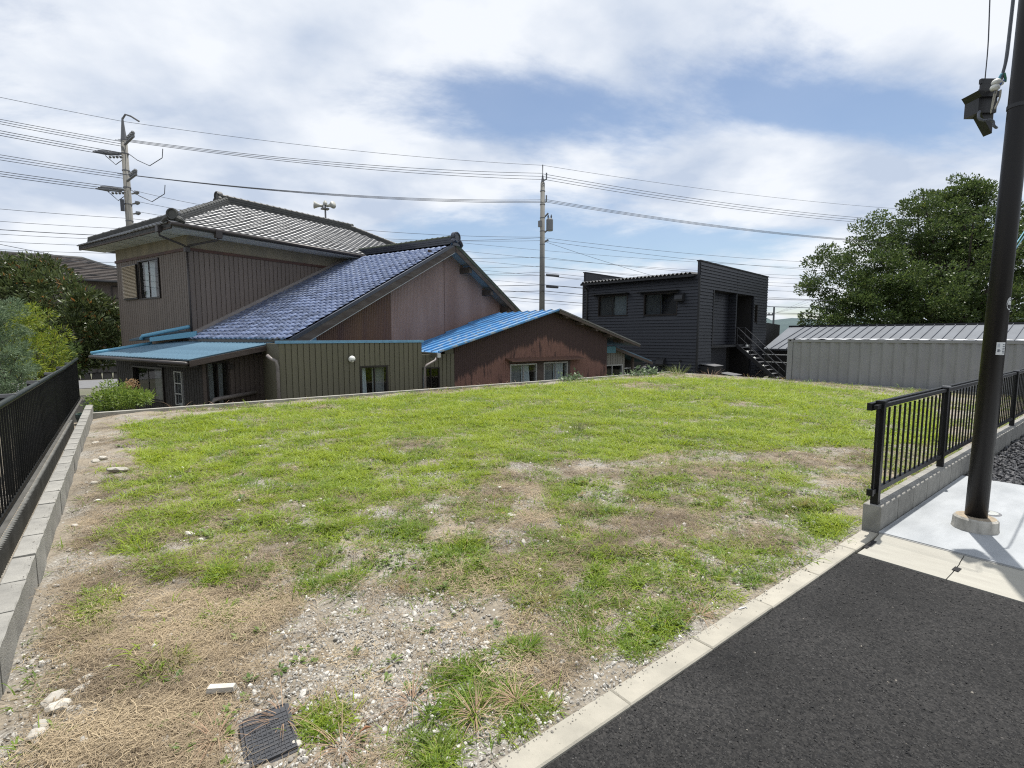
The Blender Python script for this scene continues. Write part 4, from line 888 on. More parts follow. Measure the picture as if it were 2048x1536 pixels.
while y0 < 17.6:
    y1 = y0 + 0.455; mm = M_blueold if k < 4 else M_bluemetal
    xs = max(SE, 3.5 + (y0 - 14.62 + 0.1) / 0.35 if y0 > 14.9 else SE)
    for (xa, xb, q) in ((xs, SR, mm), (SR, SW, M_oldsheet)):
        if xb - xa < 0.3: continue
        mb = MB(); za, zb_ = sz(xa), sz(xb)
        mb.hex([(xa, y0 + 0.004, za - 0.025), (xb, y0 + 0.004, zb_ - 0.025), (xb, y1 - 0.004, zb_ - 0.025), (xa, y1 - 0.004, za - 0.025), (xa, y0 + 0.004, za), (xb, y0 + 0.004, zb_), (xb, y1 - 0.004, zb_), (xa, y1 - 0.004, za)])
        mb.build('roof_sheet', q, sroof)
        mb = MB(); mb.hex([(xa, y0 - 0.022, za + 0.001), (xb, y0 - 0.022, zb_ + 0.001), (xb, y0 + 0.022, zb_ + 0.001), (xa, y0 + 0.022, za + 0.001), (xa, y0 - 0.014, za + 0.05), (xb, y0 - 0.014, zb_ + 0.05), (xb, y0 + 0.014, zb_ + 0.05), (xa, y0 + 0.014, za + 0.05)])
        mb.build('batten', q, sroof)
    y0 = y1; k += 1
mb = MB(); mb.hex([(SR, 13.515, SRZ - 0.12), (SW, 13.515, SWZ - 0.09), (SW, 13.55, SWZ - 0.09), (SR, 13.55, SRZ - 0.12), (SR, 13.515, SRZ - 0.027), (SW, 13.515, SWZ - 0.027), (SW, 13.55, SWZ - 0.027), (SR, 13.55, SRZ - 0.027)]); mb.build('bargeboard', M_darkwood, S)
for x in (13.0, 13.8, 14.6, 15.4, 16.2): MB().box(x, x + 0.12, 13.56, 14.1, sz(x + 0.12) - 0.15, sz(x + 0.12) - 0.03).build('purlin', M_darkwood, S)
mb = MB(); mb.hex([(SE - 0.04, 13.5, SEZ - 0.17), (SE, 13.5, SEZ - 0.17), (SE, 15.2, SEZ - 0.10), (SE - 0.04, 15.2, SEZ - 0.10), (SE - 0.04, 13.5, SEZ - 0.02), (SE, 13.5, SEZ - 0.02), (SE, 15.2, SEZ - 0.02), (SE - 0.04, 15.2, SEZ - 0.02)]); mb.build('eave_board', M_olive, S)
MB().box(SE - 0.05, SE + 0.05, 13.46, 13.515, SEZ - 0.15, SEZ - 0.02).build('gutter_end', M_lightsteel, S)
mb = MB(); mb.tube([(7.58, 13.56, 0.82), (7.50, 13.52, 0.74), (7.16, 13.42, 0.62), (7.1, 13.40, 0.55), (7.1, 13.40, ZL)], 0.035, 8); mb.build('downpipe', M_pvc, S, smooth=True)
# small side lean-to on the right of the shed
Q = thing('side_porch', 'small open side porch with a dark ribbed roof beside the shed', 'porch', (16.9, 14.9, ZL))
mb = MB(); mb.hex([(16.25, 14.1, 1.02), (18.85, 14.1, 0.30), (18.85, 16.4, 0.30), (16.25, 16.4, 1.02), (16.25, 14.1, 1.06), (18.85, 14.1, 0.34), (18.85, 16.4, 0.34), (16.25, 16.4, 1.06)]); qr = mb.build('roof', M_bluelean, Q)
for k in range(6):
    y = 14.12 + k * 0.44
    mb = MB(); mb.hex([(16.25, y - 0.02, 1.06), (18.85, y - 0.02, 0.34), (18.85, y + 0.02, 0.34), (16.25, y + 0.02, 1.06), (16.25, y - 0.015, 1.10), (18.85, y - 0.015, 0.38), (18.85, y + 0.015, 0.38), (16.25, y + 0.015, 1.10)]); mb.build('rib', M_bluelean, qr)
mb = MB(); mb.hex([(16.25, 14.06, 0.92), (18.85, 14.06, 0.20), (18.85, 14.098, 0.20), (16.25, 14.098, 0.92), (16.25, 14.06, 1.04), (18.85, 14.06, 0.32), (18.85, 14.098, 0.32), (16.25, 14.098, 1.04)]); mb.build('bargeboard', M_darkwood, Q)
wq = Wall(15.7, 14.35, 1, 0)
siding(Q, wq, 0, 1.55, ZL, 0.85, 0.148, mat('pale_grey_boards', (0.19, 0.18, 0.155), 0.7, rnd=0.06), [(0.1, 1.4, -0.8, 0.27)])
window(Q, wq, 0.1, 1.4, -0.8, 0.27, M_alu, 2, [(0.15, 0.4, M_bluecab)], d=0.04, bar=0.03)
MB().box(17.75, 17.85, 14.3, 14.4, ZL, 0.55).build('post', M_darkwood, Q)
MB().box(17.3, 19.6, 15.2, 15.25, ZL, 0.5).build('back_panel', M_dark, Q)
MB().box(17.5, 18.0, 14.95, 15.1, -0.9, -0.05).build('white_panel', M_white, Q)
MB().box(17.2, 19.0, 14.5, 14.54, 0.05, 0.09).build('rail', M_lightsteel, Q)
mb = MB(); mb.tube([(18.6, 14.15, 0.25), (18.3, 14.3, 0.08), (18.25, 14.3, -0.05), (18.25, 14.3, -1.0)], 0.035, 7); mb.build('downpipe', M_pvc, Q, smooth=True)
MB().box(15.63, 16.3, 14.02, 14.1, 0.78, 1.05).build('fascia_board', mat('teal_board', (0.05, 0.14, 0.17), 0.6), Q)
# ------------------------------------------------------------------ black clad building
K = lthing('black_building', 'black two-storey building clad in horizontal boards with corrugated roof', 'building', BF, 4.9, 3.5)
bdm = rawmesh('clapboard', [(0, 0, 0), (0, -0.052, 0.004), (0, -0.010, 0.164), (0, 0, 0.164), (1, 0, 0), (1, -0.052, 0.004), (1, -0.010, 0.164), (1, 0, 0.164)],
              [(0, 3, 2, 1), (4, 5, 6, 7), (0, 1, 5, 4), (1, 2, 6, 5), (2, 3, 7, 6)]); bdm.materials.append(M_black)
def boards(parent, wall, a0, a1, z0, z1, openings=()):
    n = round((z1 - z0) / 0.165); p = (z1 - z0) / n
    for j in range(n):
        z = z0 + j * p; segs = [(a0, a1)]
        for (o0, o1, q0, q1) in openings:
            if q0 < z + p * 0.6 and q1 > z + p * 0.4:
                ns = []
                for (b, t) in segs:
                    if o0 > b: ns.append((b, min(t, o0)))
                    if o1 < t: ns.append((max(b, o1), t))
                segs = ns
        for (b, t) in segs: 
            if t - b > 0.05: pca('clapboard', bdm, parent, wall.pt(b, 0, z), (random.gauss(0, 0.004), 0, wall.rz), (t - b, 1, p / 0.165))
kl = Wall(0, 7.1, 0, -1); kr = Wall(0, 0, 1, 0)
o1 = (7.1 - 6.02, 7.1 - 4.07, 2.60, 3.78); o2 = (7.1 - 3.05, 7.1 - 1.13, 2.57, 3.75)
boards(K, kl, 0.05, 7.05, ZL, 4.46, [o1, o2])
cuts = MB(); 
for a0, a1, z0, z1 in ((0, o1[0], ZL, 4.5), (o1[1], o2[0], ZL, 4.5), (o2[1], 7.1, ZL, 4.5), (o1[0], o1[1], ZL, 2.6), (o1[0], o1[1], 3.78, 4.5), (o2[0], o2[1], ZL, 2.57), (o2[0], o2[1], 3.75, 4.5)): kl.box(cuts, a0, a1, -0.12, -0.001, z0, z1)
cuts.build('wall', M_black, K)
M_tintglass = M_glass
window(K, kl, *o1, M_bronzeframe, 2, [(o1[0] + 0.05, o1[0] + 0.95, mat('dark_blind', (0.07, 0.075, 0.08), 0.8)), (o1[0] + 1.0, o1[1] - 0.05, mat('pale_blind', (0.20, 0.23, 0.25), 0.8))], d=0.05, bar=0.04)
window(K, kl, *o2, M_bronzeframe, 2, [(o2[0] + 0.05, o2[0] + 0.95, mat('dark_blind', (0.07, 0.075, 0.08), 0.8))], d=0.05, bar=0.04)
for o in (o1, o2):
    mb = MB(); kl.box(mb, o[0] - 0.3, o[1] + 0.12, 0.0, 0.42, o[3] + 0.05, o[3] + 0.09); mb.build('window_canopy', M_blacktrim, K)
for a, z in ((5.95, 3.25), (5.0, -0.10)):
    mb = MB(); q = [kl.pt(a, 0.03, z), kl.pt(a, 0.34, z), kl.pt(a, 0.36, z + 0.1), kl.pt(a, 0.30, z + 0.3), kl.pt(a, 0.17, z + 0.4), kl.pt(a, 0.03, z + 0.43)]
    mb.prism(q[::-1], Vector(kl.pt(0.42, 0, 0)) - Vector(kl.pt(0, 0, 0))); mb.build('vent_hood', M_blacktrim, K)
mb = MB(); mb.lathe(kl.pt(6.25, 0.05, 0.15), [(0.05, 0), (0.05, 0.1)], 10); mb.build('vent_cap', M_dark, K)
# corner trims, door-side wall
MB().box(-0.045, 0.045, -0.045, 0.045, ZL, 4.5).build('corner_trim', M_blacktrim, K)
MB().box(-0.045, 0.045, 7.05, 7.15, ZL, 4.5).build('corner_trim', M_blacktrim, K)
boards(K, kr, 0.05, 1.6, ZL, 3.88); boards(K, kr, 0.05, 9.85, 3.88, 5.15); boards(K, kr, 7.5, 9.85, ZL, 3.88, [(7.7, 8.15, 2.3, 3.4)])
mb = MB(); kr.box(mb, 0, 1.6, -0.12, -0.001, ZL, 3.88); kr.box(mb, 0, 9.87, -0.12, -0.001, 3.88, 5.18); kr.box(mb, 7.5, 7.7, -0.12, -0.001, ZL, 3.88); kr.box(mb, 8.15, 9.87, -0.12, -0.001, ZL, 3.88); kr.box(mb, 7.7, 8.15, -0.12, -0.001, ZL, 2.3); kr.box(mb, 7.7, 8.15, -0.12, -0.001, 3.4, 3.88); mb.build('wall', M_black, K)
window(K, kr, 7.7, 8.15, 2.3, 3.4, M_bronzeframe, 1, d=0.04, bar=0.03)
mb = MB(); kr.box(mb, -0.05, 9.92, -0.16, 0.05, 5.181, 5.24); mb.build('parapet_cap', M_blacktrim, K)
mb = MB(); kr.box(mb, 4.83, 4.88, 0.031, 0.036, 3.9, 5.15); mb.build('joint_strip', M_blacktrim, K)
# recess with inner clad wall
ki = Wall(4.85, 2.9, 0, -1); boards(K, ki, 2.45, 2.9, 1.02, 3.88)
boards(K, Wall(1.6, 0.45, 1, 0), 0, 3.24, 1.02, 3.88)
MB().box(4.86, 4.96, 0.0, 2.9, 1.0, 3.88).build('inner_wall', M_black, K)
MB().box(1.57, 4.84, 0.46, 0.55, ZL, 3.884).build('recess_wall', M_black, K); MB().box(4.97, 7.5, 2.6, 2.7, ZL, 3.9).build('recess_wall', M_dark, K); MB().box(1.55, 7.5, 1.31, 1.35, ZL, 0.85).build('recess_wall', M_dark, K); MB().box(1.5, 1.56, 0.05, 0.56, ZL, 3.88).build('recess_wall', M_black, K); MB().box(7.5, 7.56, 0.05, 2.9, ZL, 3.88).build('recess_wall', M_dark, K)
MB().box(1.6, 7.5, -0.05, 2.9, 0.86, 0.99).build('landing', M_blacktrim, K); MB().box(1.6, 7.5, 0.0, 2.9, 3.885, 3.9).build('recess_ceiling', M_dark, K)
MB().box(1.62, 1.72, -0.06, 0.06, 0.99, 3.88).build('post', M_blacktrim, K); 
MB().box(0, 9.87, 6.96, 7.1, ZL, 5.2).build('end_wall', M_black, K); MB().box(-0.05, 9.9, 6.93, 7.13, 5.201, 5.25).build('parapet_cap', M_blacktrim, K)
MB().box(9.75, 9.87, 0.13, 6.95, ZL, 5.0).build('rear_wall', M_black, K)
# corrugated roof
v = []; f = []; n = 60
for i in range(n + 1):
    y = 0.2 + 6.75 * i / n; d = 0.055 * (1 if i % 2 else -1)
    v += [(-0.45, y, 4.60 + d), (9.7, y, 4.95 + d), (-0.45, y, 4.585 + d), (9.7, y, 4.935 + d)]
for i in range(n):
    a, b = 4 * i, 4 * i + 4; f += [(a, a + 1, b + 1, b), (a + 2, b + 2, b + 3, a + 3), (a, b, b + 2, a + 2)]
kroof = mk('corrugated_roof', v, f, mat('grey_corrugated_roof', (0.10, 0.10, 0.10), 0.6, col2=(0.06, 0.06, 0.06), scale=3), K)
MB().box(-0.40, -0.36, 0.15, 7.05, 4.42, 4.54).build('fascia', M_blacktrim, K)
MB().box(-0.36, -0.002, 0.2, 7.0, 4.47, 4.53).build('soffit', M_dark, K)
mb = MB(); mb.tube([(-0.3, 6.85, 4.45), (-0.28, 6.85, 4.35), (-0.08, 6.8, 4.2), (-0.07, 6.8, 4.05), (-0.07, 6.8, ZL)], 0.045, 8); mb.build('downpipe', M_blacktrim, K, smooth=True)
for x0, y0, z0, dx, dy in ((0.3, -0.75, -0.05, 1.0, 0.7), (1.4, -1.3, -0.55, 1.0, 0.7)):
    c = cos(BF[2]); s = sin(BF[2])
    t = lthing('steel_bin', 'low black steel bin with a sloping lid beside the black building' if x0 < 1 else 'lower black steel bin with flat lid near the stairs', 'bin', BF, x0 + dx / 2, y0 + dy / 2)
    MB().box(x0, x0 + dx, y0, y0 + dy, ZL, z0).build('body', M_blacktrim, t)
    mb = MB(); mb.hex([(x0 - 0.05, y0 - 0.06, z0 + 0.001), (x0 + dx + 0.05, y0 - 0.06, z0 + 0.001), (x0 + dx + 0.05, y0 + dy, z0 + 0.10), (x0 - 0.05, y0 + dy, z0 + 0.10), (x0 - 0.05, y0 - 0.06, z0 + 0.03), (x0 + dx + 0.05, y0 - 0.06, z0 + 0.03), (x0 + dx + 0.05, y0 + dy, z0 + 0.13), (x0 - 0.05, y0 + dy, z0 + 0.13)]); mb.build('lid', M_steel, t)

# outside stairs
G = lthing('steel_stairs', 'black steel outside stairs with railings on the black building', 'stairs', BF, 5.6, -1.1)
nst = 10; y_t, y_b, z_t, z_b = -0.06, -2.35, 0.92, ZL
for x in (5.0, 6.15):
    mb = MB(); mb.hex([(x, y_b - 0.1, z_b - 0.05), (x + 0.05, y_b - 0.1, z_b - 0.05), (x + 0.05, y_t, z_t - 0.12), (x, y_t, z_t - 0.12), (x, y_b - 0.1, z_b + 0.2), (x + 0.05, y_b - 0.1, z_b + 0.2), (x + 0.05, y_t, z_t + 0.12), (x, y_t, z_t + 0.12)]); mb.build('stringer', M_blacktrim, G)
for k in range(nst):
    t = (k + 0.7) / nst; y = y_t + (y_b - y_t) * t; z = z_t + (z_b - z_t) * t
    MB().box(5.052, 6.148, y - 0.14, y + 0.12, z + 0.04, z + 0.075).build('tread', M_steel, G)
for x in (5.02, 6.17):
    r = MB(); r.tube([(x, y_b, z_b + 1.0), (x, y_t, z_t + 1.05), (x, 0.9, z_t + 1.05)], 0.022, 7); r.build('handrail', mat('dark_steel_rail', (0.05, 0.05, 0.053), 0.5, 0.2), G)
    r = MB(); r.tube([(x, y_b, z_b + 0.6), (x, y_t, z_t + 0.62), (x, 0.9, z_t + 0.62)], 0.014, 6); r.build('mid_rail', mat('dark_steel_rail', (0.05, 0.05, 0.053), 0.5, 0.2), G)
    for k in range(4):
        t = k / 3; y = y_t + (y_b - y_t) * t; z = z_t + (z_b - z_t) * t
        MB().box(x - 0.015, x + 0.015, y - 0.015, y + 0.015, z, z + 1.02).build('baluster', M_blacktrim, G)
for k in range(8): MB().box(5.1 + k * 0.14, 5.115 + k * 0.14, 0.9, 0.915, 1.0, 1.96).build('baluster', M_steel, G)
for k, (x, y, z) in enumerate([(5.16, -0.6, 0.5), (5.16, -1.0, 0.17), (5.16, -1.5, -0.26), (6.05, -0.25, 0.85)]):
    t = lthing('plastic_bag', 'small crumpled pale bag left on a stair tread', 'bag', BF, x, y, z, group='pale bags on the stair treads'); 
    mb = MB(); mb.lathe((x, y, z), [(0.06, 0), (0.09, 0.04), (0.07, 0.11), (0.02, 0.14)], 8); mb.build('bag', M_white, t, smooth=True)

# ------------------------------------------------------------------ grey container
CN = thing('shipping_container', 'grey corrugated steel shipping container standing beside the lot', 'container', (18.75, 4.7, ZL))
cx0, cx1, cy0, cy1, cz0, cz1 = 17.56, 20.0, 1.62, 7.72, ZL + 0.02, 1.385
MB().box(cx0, cx0 + 0.06, cy0 + 0.16, cy1 - 0.16, cz1 - 0.10, cz1 - 0.03).build('top_rail', M_container, CN)
MB().box(cx0, cx0 + 0.06, cy0 + 0.16, cy1 - 0.16, cz0, cz0 + 0.14).build('bottom_rail', M_container, CN)
v = []; f = []; y = cy0 + 0.16; pts = []
while y < cy1 - 0.16:
    pts += [(y, 0.05), (y + 0.072, 0.05), (y + 0.14, 0.014), (y + 0.212, 0.014)]; y += 0.278
pts = [(min(p[0], cy1 - 0.16), p[1]) for p in pts] + [(cy1 - 0.16, 0.05)]
nz = 6
for yy, d in pts:
    for k in range(nz + 1): 
        dent = 0.006 * RNG.normal() if 0 < k < nz else 0
        v.append((cx0 + d + dent * 0.5, yy, cz0 + 0.14 + (cz1 - 0.10 - cz0 - 0.14) * k / nz))
m_ = nz + 1
for i in range(len(pts) - 1):
    for k in range(nz): f.append((i * m_ + k, i * m_ + k + 1, (i + 1) * m_ + k + 1, (i + 1) * m_ + k))
mk('side_panel', v, f, M_container, CN)
for yy in (cy0, cy1 - 0.16):
    MB().box(cx0 - 0.005, cx0 + 0.15, yy, yy + 0.16, cz0 + 0.12, cz1 - 0.12).build('corner_post', M_container, CN)
    for zz in (cz0, cz1 - 0.12):
        cc = MB().box(cx0 - 0.012, cx0 + 0.16, yy - 0.005, yy + 0.165, zz, zz + 0.12).build('corner_casting', M_container, CN)
        MB().box(cx0 - 0.014, cx0 - 0.011, yy + 0.05, yy + 0.11, zz + 0.04, zz + 0.085).build('casting_hole', M_dark, cc)
v = []; f = []
ny = 60
for i in range(ny + 1):
    yy = cy0 + 0.1 + (cy1 - cy0 - 0.2) * i / ny; z = cz1 - 0.012 + (0.018 if (i // 2) % 2 else 0)
    v += [(cx0 + 0.03, yy, z), (cx1 - 0.03, yy, z)]
for i in range(ny): f.append((2 * i, 2 * i + 1, 2 * i + 3, 2 * i + 2))
mk('roof_panel', v, f, M_conttop, CN)
MB().box(cx0 + 0.06, cx1 - 0.06, cy0 + 0.06, cy1 - 0.06, cz0, cz1 - 0.04).build('body', M_container, CN)
for yy in (cy0, cy1 - 0.16): MB().box(cx1 - 0.15, cx1, yy, yy + 0.16, cz0, cz1).build('corner_post', M_container, CN)

# ------------------------------------------------------------------ low building with grey standing-seam roof
B = thing('low_building', 'long low building with a grey standing-seam metal roof behind the container', 'building', (34, 5, ZL))
bx0, bx1, bz0, bz1, by1, by0 = 31.4, 36.0, 0.72, 2.08, 15.2, -16.0
bzz = lambda x: bz0 + (bz1 - bz0) * (x - bx0) / (bx1 - bx0)
mb = MB(); mb.hex([(bx0, by0, bz0 - 0.1), (bx1, by0, bz1 - 0.1), (bx1, by1 + 0.6, bz1 - 0.1), (bx0, by1, bz0 - 0.1), (bx0, by0, bz0 - 0.05), (bx1, by0, bz1 - 0.05), (bx1, by1 + 0.6, bz1 - 0.05), (bx0, by1, bz0 - 0.05)]); broof = mb.build('roof', M_seam, B)
y = by1; k = 0
while y > by0 + 0.5:
    t0 = 0.6 if k == 0 else 0.0
    mb = MB(); mb.hex([(bx0 - 0.05, y - 0.445, bz0 - 0.04), (bx1, y - 0.445, bz1 - 0.04), (bx1, y - 0.005 + t0, bz1 - 0.04), (bx0 - 0.05, y - 0.005, bz0 - 0.04), (bx0 - 0.05, y - 0.445, bz0), (bx1, y - 0.445, bz1), (bx1, y - 0.005 + t0, bz1), (bx0 - 0.05, y - 0.005, bz0)]); mb.build('roof_panel', M_seam, broof)
    mb = MB(); mb.hex([(bx0 - 0.05, y - 0.465, bz0 + 0.001), (bx1, y - 0.465, bz1 + 0.001), (bx1, y - 0.43, bz1 + 0.001), (bx0 - 0.05, y - 0.43, bz0 + 0.001), (bx0 - 0.05, y - 0.46, bz0 + 0.06), (bx1, y - 0.46, bz1 + 0.06), (bx1, y - 0.435, bz1 + 0.06), (bx0 - 0.05, y - 0.435, bz0 + 0.06)]); mb.build('seam', mat('dark_seam', (0.10, 0.11, 0.13), 0.45, 0.3), broof)
    y -= 0.45; k += 1
MB().box(bx1 - 0.05, bx1 + 0.1, by0, by1 + 0.6, bz1 - 0.02, bz1 + 0.10).build('ridge_cap', M_blacktrim, B)
MB().box(bx0 + 0.3, bx0 + 0.4, by0, by1 - 0.2, ZL, bz0 - 0.1).build('front_wall', M_dark, B)
MB().box(bx1 + 0.1, bx1 + 4.5, by0, by1 + 0.6, ZL, bz1 - 0.1).build('rear_block', M_dark, B)
mb = MB(); mb.prism([(31.2, 15.9, ZL), (36.2, 16.5, ZL), (36.2, 16.5, 2.25), (31.2, 15.9, 2.45)], (0.0, 0.2, 0)); mb.build('end_wall', M_blacktrim, B)
for z in (0.35, -0.1): MB().box(bx0 - 0.6, bx0 - 0.55, 9, 15.0, z, z + 0.05).build('side_rail', M_lightsteel, B)

# ------------------------------------------------------------------ neighbour's house far left
NB = thing('neighbour_house', 'distant grey-brown house with a dark tiled hip roof behind the loquat tree', 'house', (-6.2, 50.5, ZL))
na, nb_, nc, nd = -17.5, 2.6, 46.5, 55.0
MB().box(na + 0.8, nb_ - 0.8, nc + 0.8, nd - 0.8, ZL, 5.35).build('wall', mat('mauve_wall', (0.13, 0.108, 0.10), 0.9, col2=(0.11, 0.09, 0.085), scale=1), NB)
nv = [(na, nc, 5.4), (nb_, nc, 5.4), (nb_, nd, 5.4), (na, nd, 5.4), (na + 4.5, 50.7, 7.3), (nb_ - 4.5, 50.7, 7.3)]
nroof = mk('roof', nv, [(0, 1, 5, 4), (1, 2, 5), (2, 3, 4, 5), (3, 0, 4), (3, 2, 1, 0)], mat('far_brown_tile', (0.085, 0.07, 0.062), 0.7), NB)
for j in range(14):      # tile courses
    t0 = j / 14.0; 
    def at(t): 
        return [(na + 4.5 * t - 0.02, nc + 4.2 * t - 0.02, 5.4 + 1.9 * t), (nb_ - 4.5 * t + 0.02, nc + 4.2 * t - 0.02, 5.4 + 1.9 * t), (nb_ - 4.5 * t + 0.02, nd - 4.3 * t, 5.4 + 1.9 * t)]
    p, q = at(t0), at(min(1, t0 + 1 / 14.0)); mb = MB(); u_ = Vector((0, 0, 0.10))
    mb.add([Vector(p[0]) + u_, Vector(p[1]) + u_, Vector(q[1]) + Vector((0, 0, 0.02)), Vector(q[0]) + Vector((0, 0, 0.02)), p[0], p[1], p[2], Vector(p[2]) + u_, Vector(q[2]) + Vector((0, 0, 0.02))], [(0, 1, 2, 3), (4, 5, 1, 0), (1, 7, 8, 2), (5, 6, 7, 1)])
    mb.build('tile_course', mat('far_tile_course', (0.10, 0.082, 0.07), 0.65, col2=(0.05, 0.042, 0.038), scale=4, detail=3, rnd=0.1), nroof)
mb = MB(); mb.tube([nv[4], nv[5]], 0.16, 8); mb.tube([nv[1], nv[5]], 0.14, 8); mb.tube([nv[0], nv[4]], 0.14, 8); mb.build('ridge', M_ridgedark, nroof)
mb = MB(); mb.tube([(na, nc - 0.1, 5.38), (nb_, nc - 0.1, 5.34)], 0.09, 6); mb.build('gutter', M_blacktrim, NB)
mb = MB(); mb.tube([(nb_ + 0.1, nc, 5.38), (nb_ + 0.1, nd, 5.34)], 0.09, 6); mb.build('gutter', M_blacktrim, NB)
wn = Wall(na, nc + 0.8, 1, 0)
window(NB, wn, 17.2, 18.6, 4.2, 5.1, M_bronzeframe, 2, [(17.25, 17.9, M_curtain)], d=0.06, bar=0.06, room=0.3)
NB.location.x += 0; 

# side road and rubble wall seen past the fence
mk('side_road', [(-30, 33, ZL + 0.02), (4, 33, ZL + 0.02), (4, 39, ZL + 0.02), (-30, 39, ZL + 0.02)], [(0, 1, 2, 3)], mat('old_asphalt', (0.16, 0.16, 0.165), 0.9, col2=(0.13, 0.13, 0.13), scale=2), kind='structure', label='pale old side road beyond the lean-to')
rw_ = thing('rubble_wall', 'dark rubble stone wall on the far side of the side road', 'wall', (-10, 40, ZL))
for j in range(3):
    for i in range(60):
        mb = MB(); x = -27 + i * 0.52 + (0.26 if j % 2 else 0); z = ZL + j * 0.42
        mb.hex([(x + random.uniform(0, .06), 39.6, z), (x + 0.5, 39.6, z), (x + 0.5, 40.2, z), (x, 40.2, z), (x + random.uniform(0.03, .1), 39.7 + random.uniform(0, .1), z + 0.40), (x + random.uniform(0.4, .48), 39.7, z + 0.38), (x + 0.46, 40.2, z + 0.40), (x + 0.04, 40.2, z + 0.40)])
        mb.build('stone', mat('dark_rubble', (0.06, 0.056, 0.05), 0.9, rnd=0.35), rw_)
pot = thing('planter_pot', 'dark green round planter pot below the corner of the lot', 'pot', (-0.55, 13.2, ZL))
MB().lathe((-0.55, 13.2, ZL), [(0.16, 0), (0.22, 0.9), (0.25, 1.02), (0.25, 1.08), (0.22, 1.08), (0.2, 0.95)], 18).build('body', mat('dark_green_plastic', (0.012, 0.03, 0.026), 0.5), pot)
MB().lathe((-0.55, 13.2, -0.22), [(0.2, 0), (0.2, 0.02)], 14).build('soil', M_dark, pot)

# ------------------------------------------------------------------ utility poles
def upole(x, y, ztop, label, style):
    t = thing('utility_pole', label, 'utility pole', (x, y, ZL))
    if style != 'small':
        MB().lathe((x, y, ZL), [(0.19, 0), (0.125, ztop - ZL - 1.0)], 14).build('shaft', M_cpole, t, smooth=True)
        MB().lathe((x, y, ztop - 1.0), [(0.122, 0), (0.10, 0.25), (0.035, 1.0)] if style == 'left' else [(0.10, 0), (0.02, 0.5), (0.03, 1.0)], 10).build('top_spike', M_steel, t)
        for z in np.arange(3, ztop - 1.2, 0.75): MB().lathe((x, y, z), [(0.155, 0), (0.155, 0.05)], 12).build('band', M_steel, t)
    return t
LPx, LPy, CPx, CPy = 0.66, 29.82, 19.74, 22.66
dirl = Vector((CPx - LPx, CPy - LPy, 0)).normalized(); nrm = Vector((-dirl.y, dirl.x, 0))    # nrm points away from the lot
toward = Vector((0.55, -0.83, 0)).normalized()
UL = upole(LPx, LPy, 11.35, 'grey concrete utility pole with two crossarms behind the two-storey house', 'left')
UC = upole(CPx, CPy, 11.25, 'slim grey concrete utility pole with a small transformer behind the shed', 'centre')
def arm(t, x, y, z, d, L0, L1, r=0.045, n_ins=3):
    d = Vector(d); p = Vector((x, y, z)); mb = MB(); mb.tube([p - d * L0, p + d * L1], r, 6); a = mb.build('crossarm', M_steel, t)
    for k in range(n_ins):
        q = p + d * (L1 * (0.45 + 0.5 * k / max(1, n_ins - 1)))
        MB().lathe((q.x, q.y, q.z + 0.04), [(0.03, 0), (0.075, 0.05), (0.05, 0.09), (0.085, 0.13), (0.05, 0.2)], 10).build('insulator', M_ins, a)
rdir = Vector((0.791, -0.6115, 0))
armd = (rdir * 0.75 + Vector((-0.6115, -0.791, 0)) * 0.65).normalized()
arm(UL, LPx, LPy, 10.15, armd, 0.35, 1.6, 0.05, 4); arm(UL, LPx, LPy, 8.55, armd, 0.35, 1.6, 0.05, 4)
for z in (9.7, 8.1):
    mb = MB(); mb.tube([Vector((LPx, LPy, z + 0.3)) + rdir * 1.75, Vector((LPx, LPy, z - 0.1)) + rdir * 1.7, Vector((LPx, LPy, z - 0.45)) + rdir * 1.1, Vector((LPx, LPy, z - 0.2)) + rdir * 0.55, Vector((LPx, LPy, z + 0.1)) + rdir * 0.15], 0.018, 5); mb.build('jumper', M_wire, UL)
    mb = MB(); mb.tube([Vector((LPx, LPy, z)) - rdir * 0.9, Vector((LPx, LPy, z - 0.4)) - rdir * 0.45, Vector((LPx, LPy, z - 0.1))], 0.018, 5); mb.build('jumper', M_wire, UL)
    for k in range(4):
        q = Vector((LPx, LPy, z - 0.12)) - rdir * (0.2 + 0.16 * k); MB().lathe(q, [(0.03, 0), (0.06, 0.05), (0.04, 0.1)], 8).build('insulator', M_ins, UL)
for z, dz in ((9.75, 0.0), (8.15, 0.02)):
    for k in range(3):
        p = Vector((LPx, LPy, z + 0.14 * (k - 1) * 0.8)) - rdir * 0.15 + nrm * (0.25 * (k - 1)); q = p - dirl * 1.0 + Vector((0, 0, 0.05))
        mb = MB(); mb.tube([p, p + (q - p) * .45, p + (q - p) * .5, q], [0.025, 0.05, 0.075, 0.03], 7); mb.build('strain_insulator', M_wire if z > 9 else M_ins, UL)
for z in (8.0, 7.55, 7.1):
    p = Vector((LPx, LPy, z)) + rdir * 0.2; q = p + armd * 1.1 - Vector((0, 0, 0.12))
    mb = MB(); mb.tube([p, p + (q - p) * 0.6, p + (q - p) * 0.65, p + (q - p) * 0.85, q], [0.03, 0.045, 0.09, 0.075, 0.02], 7); mb.build('strain_insulator', M_ins, UL)
mb = MB(); mb.tube([(LPx, LPy, 11.3), Vector((LPx, LPy, 11.5)) + rdir * 0.15, Vector((LPx, LPy, 11.42)) + rdir * 0.4, Vector((LPx, LPy, 11.2)) + rdir * 0.75], 0.04, 6); mb.build('top_hook', M_steel, UL)
mb = MB(); mb.tube([Vector((LPx, LPy, 6.35)) - rdir * 0.5, Vector((LPx, LPy, 6.1)) + rdir * 1.0], 0.05, 6); mb.build('lower_arm', M_steel, UL)
MB().box(LPx - 0.3, LPx - 0.15, LPy - 0.15, LPy + 0.05, 7.2, 7.7).build('switch_box', M_wire, UL)
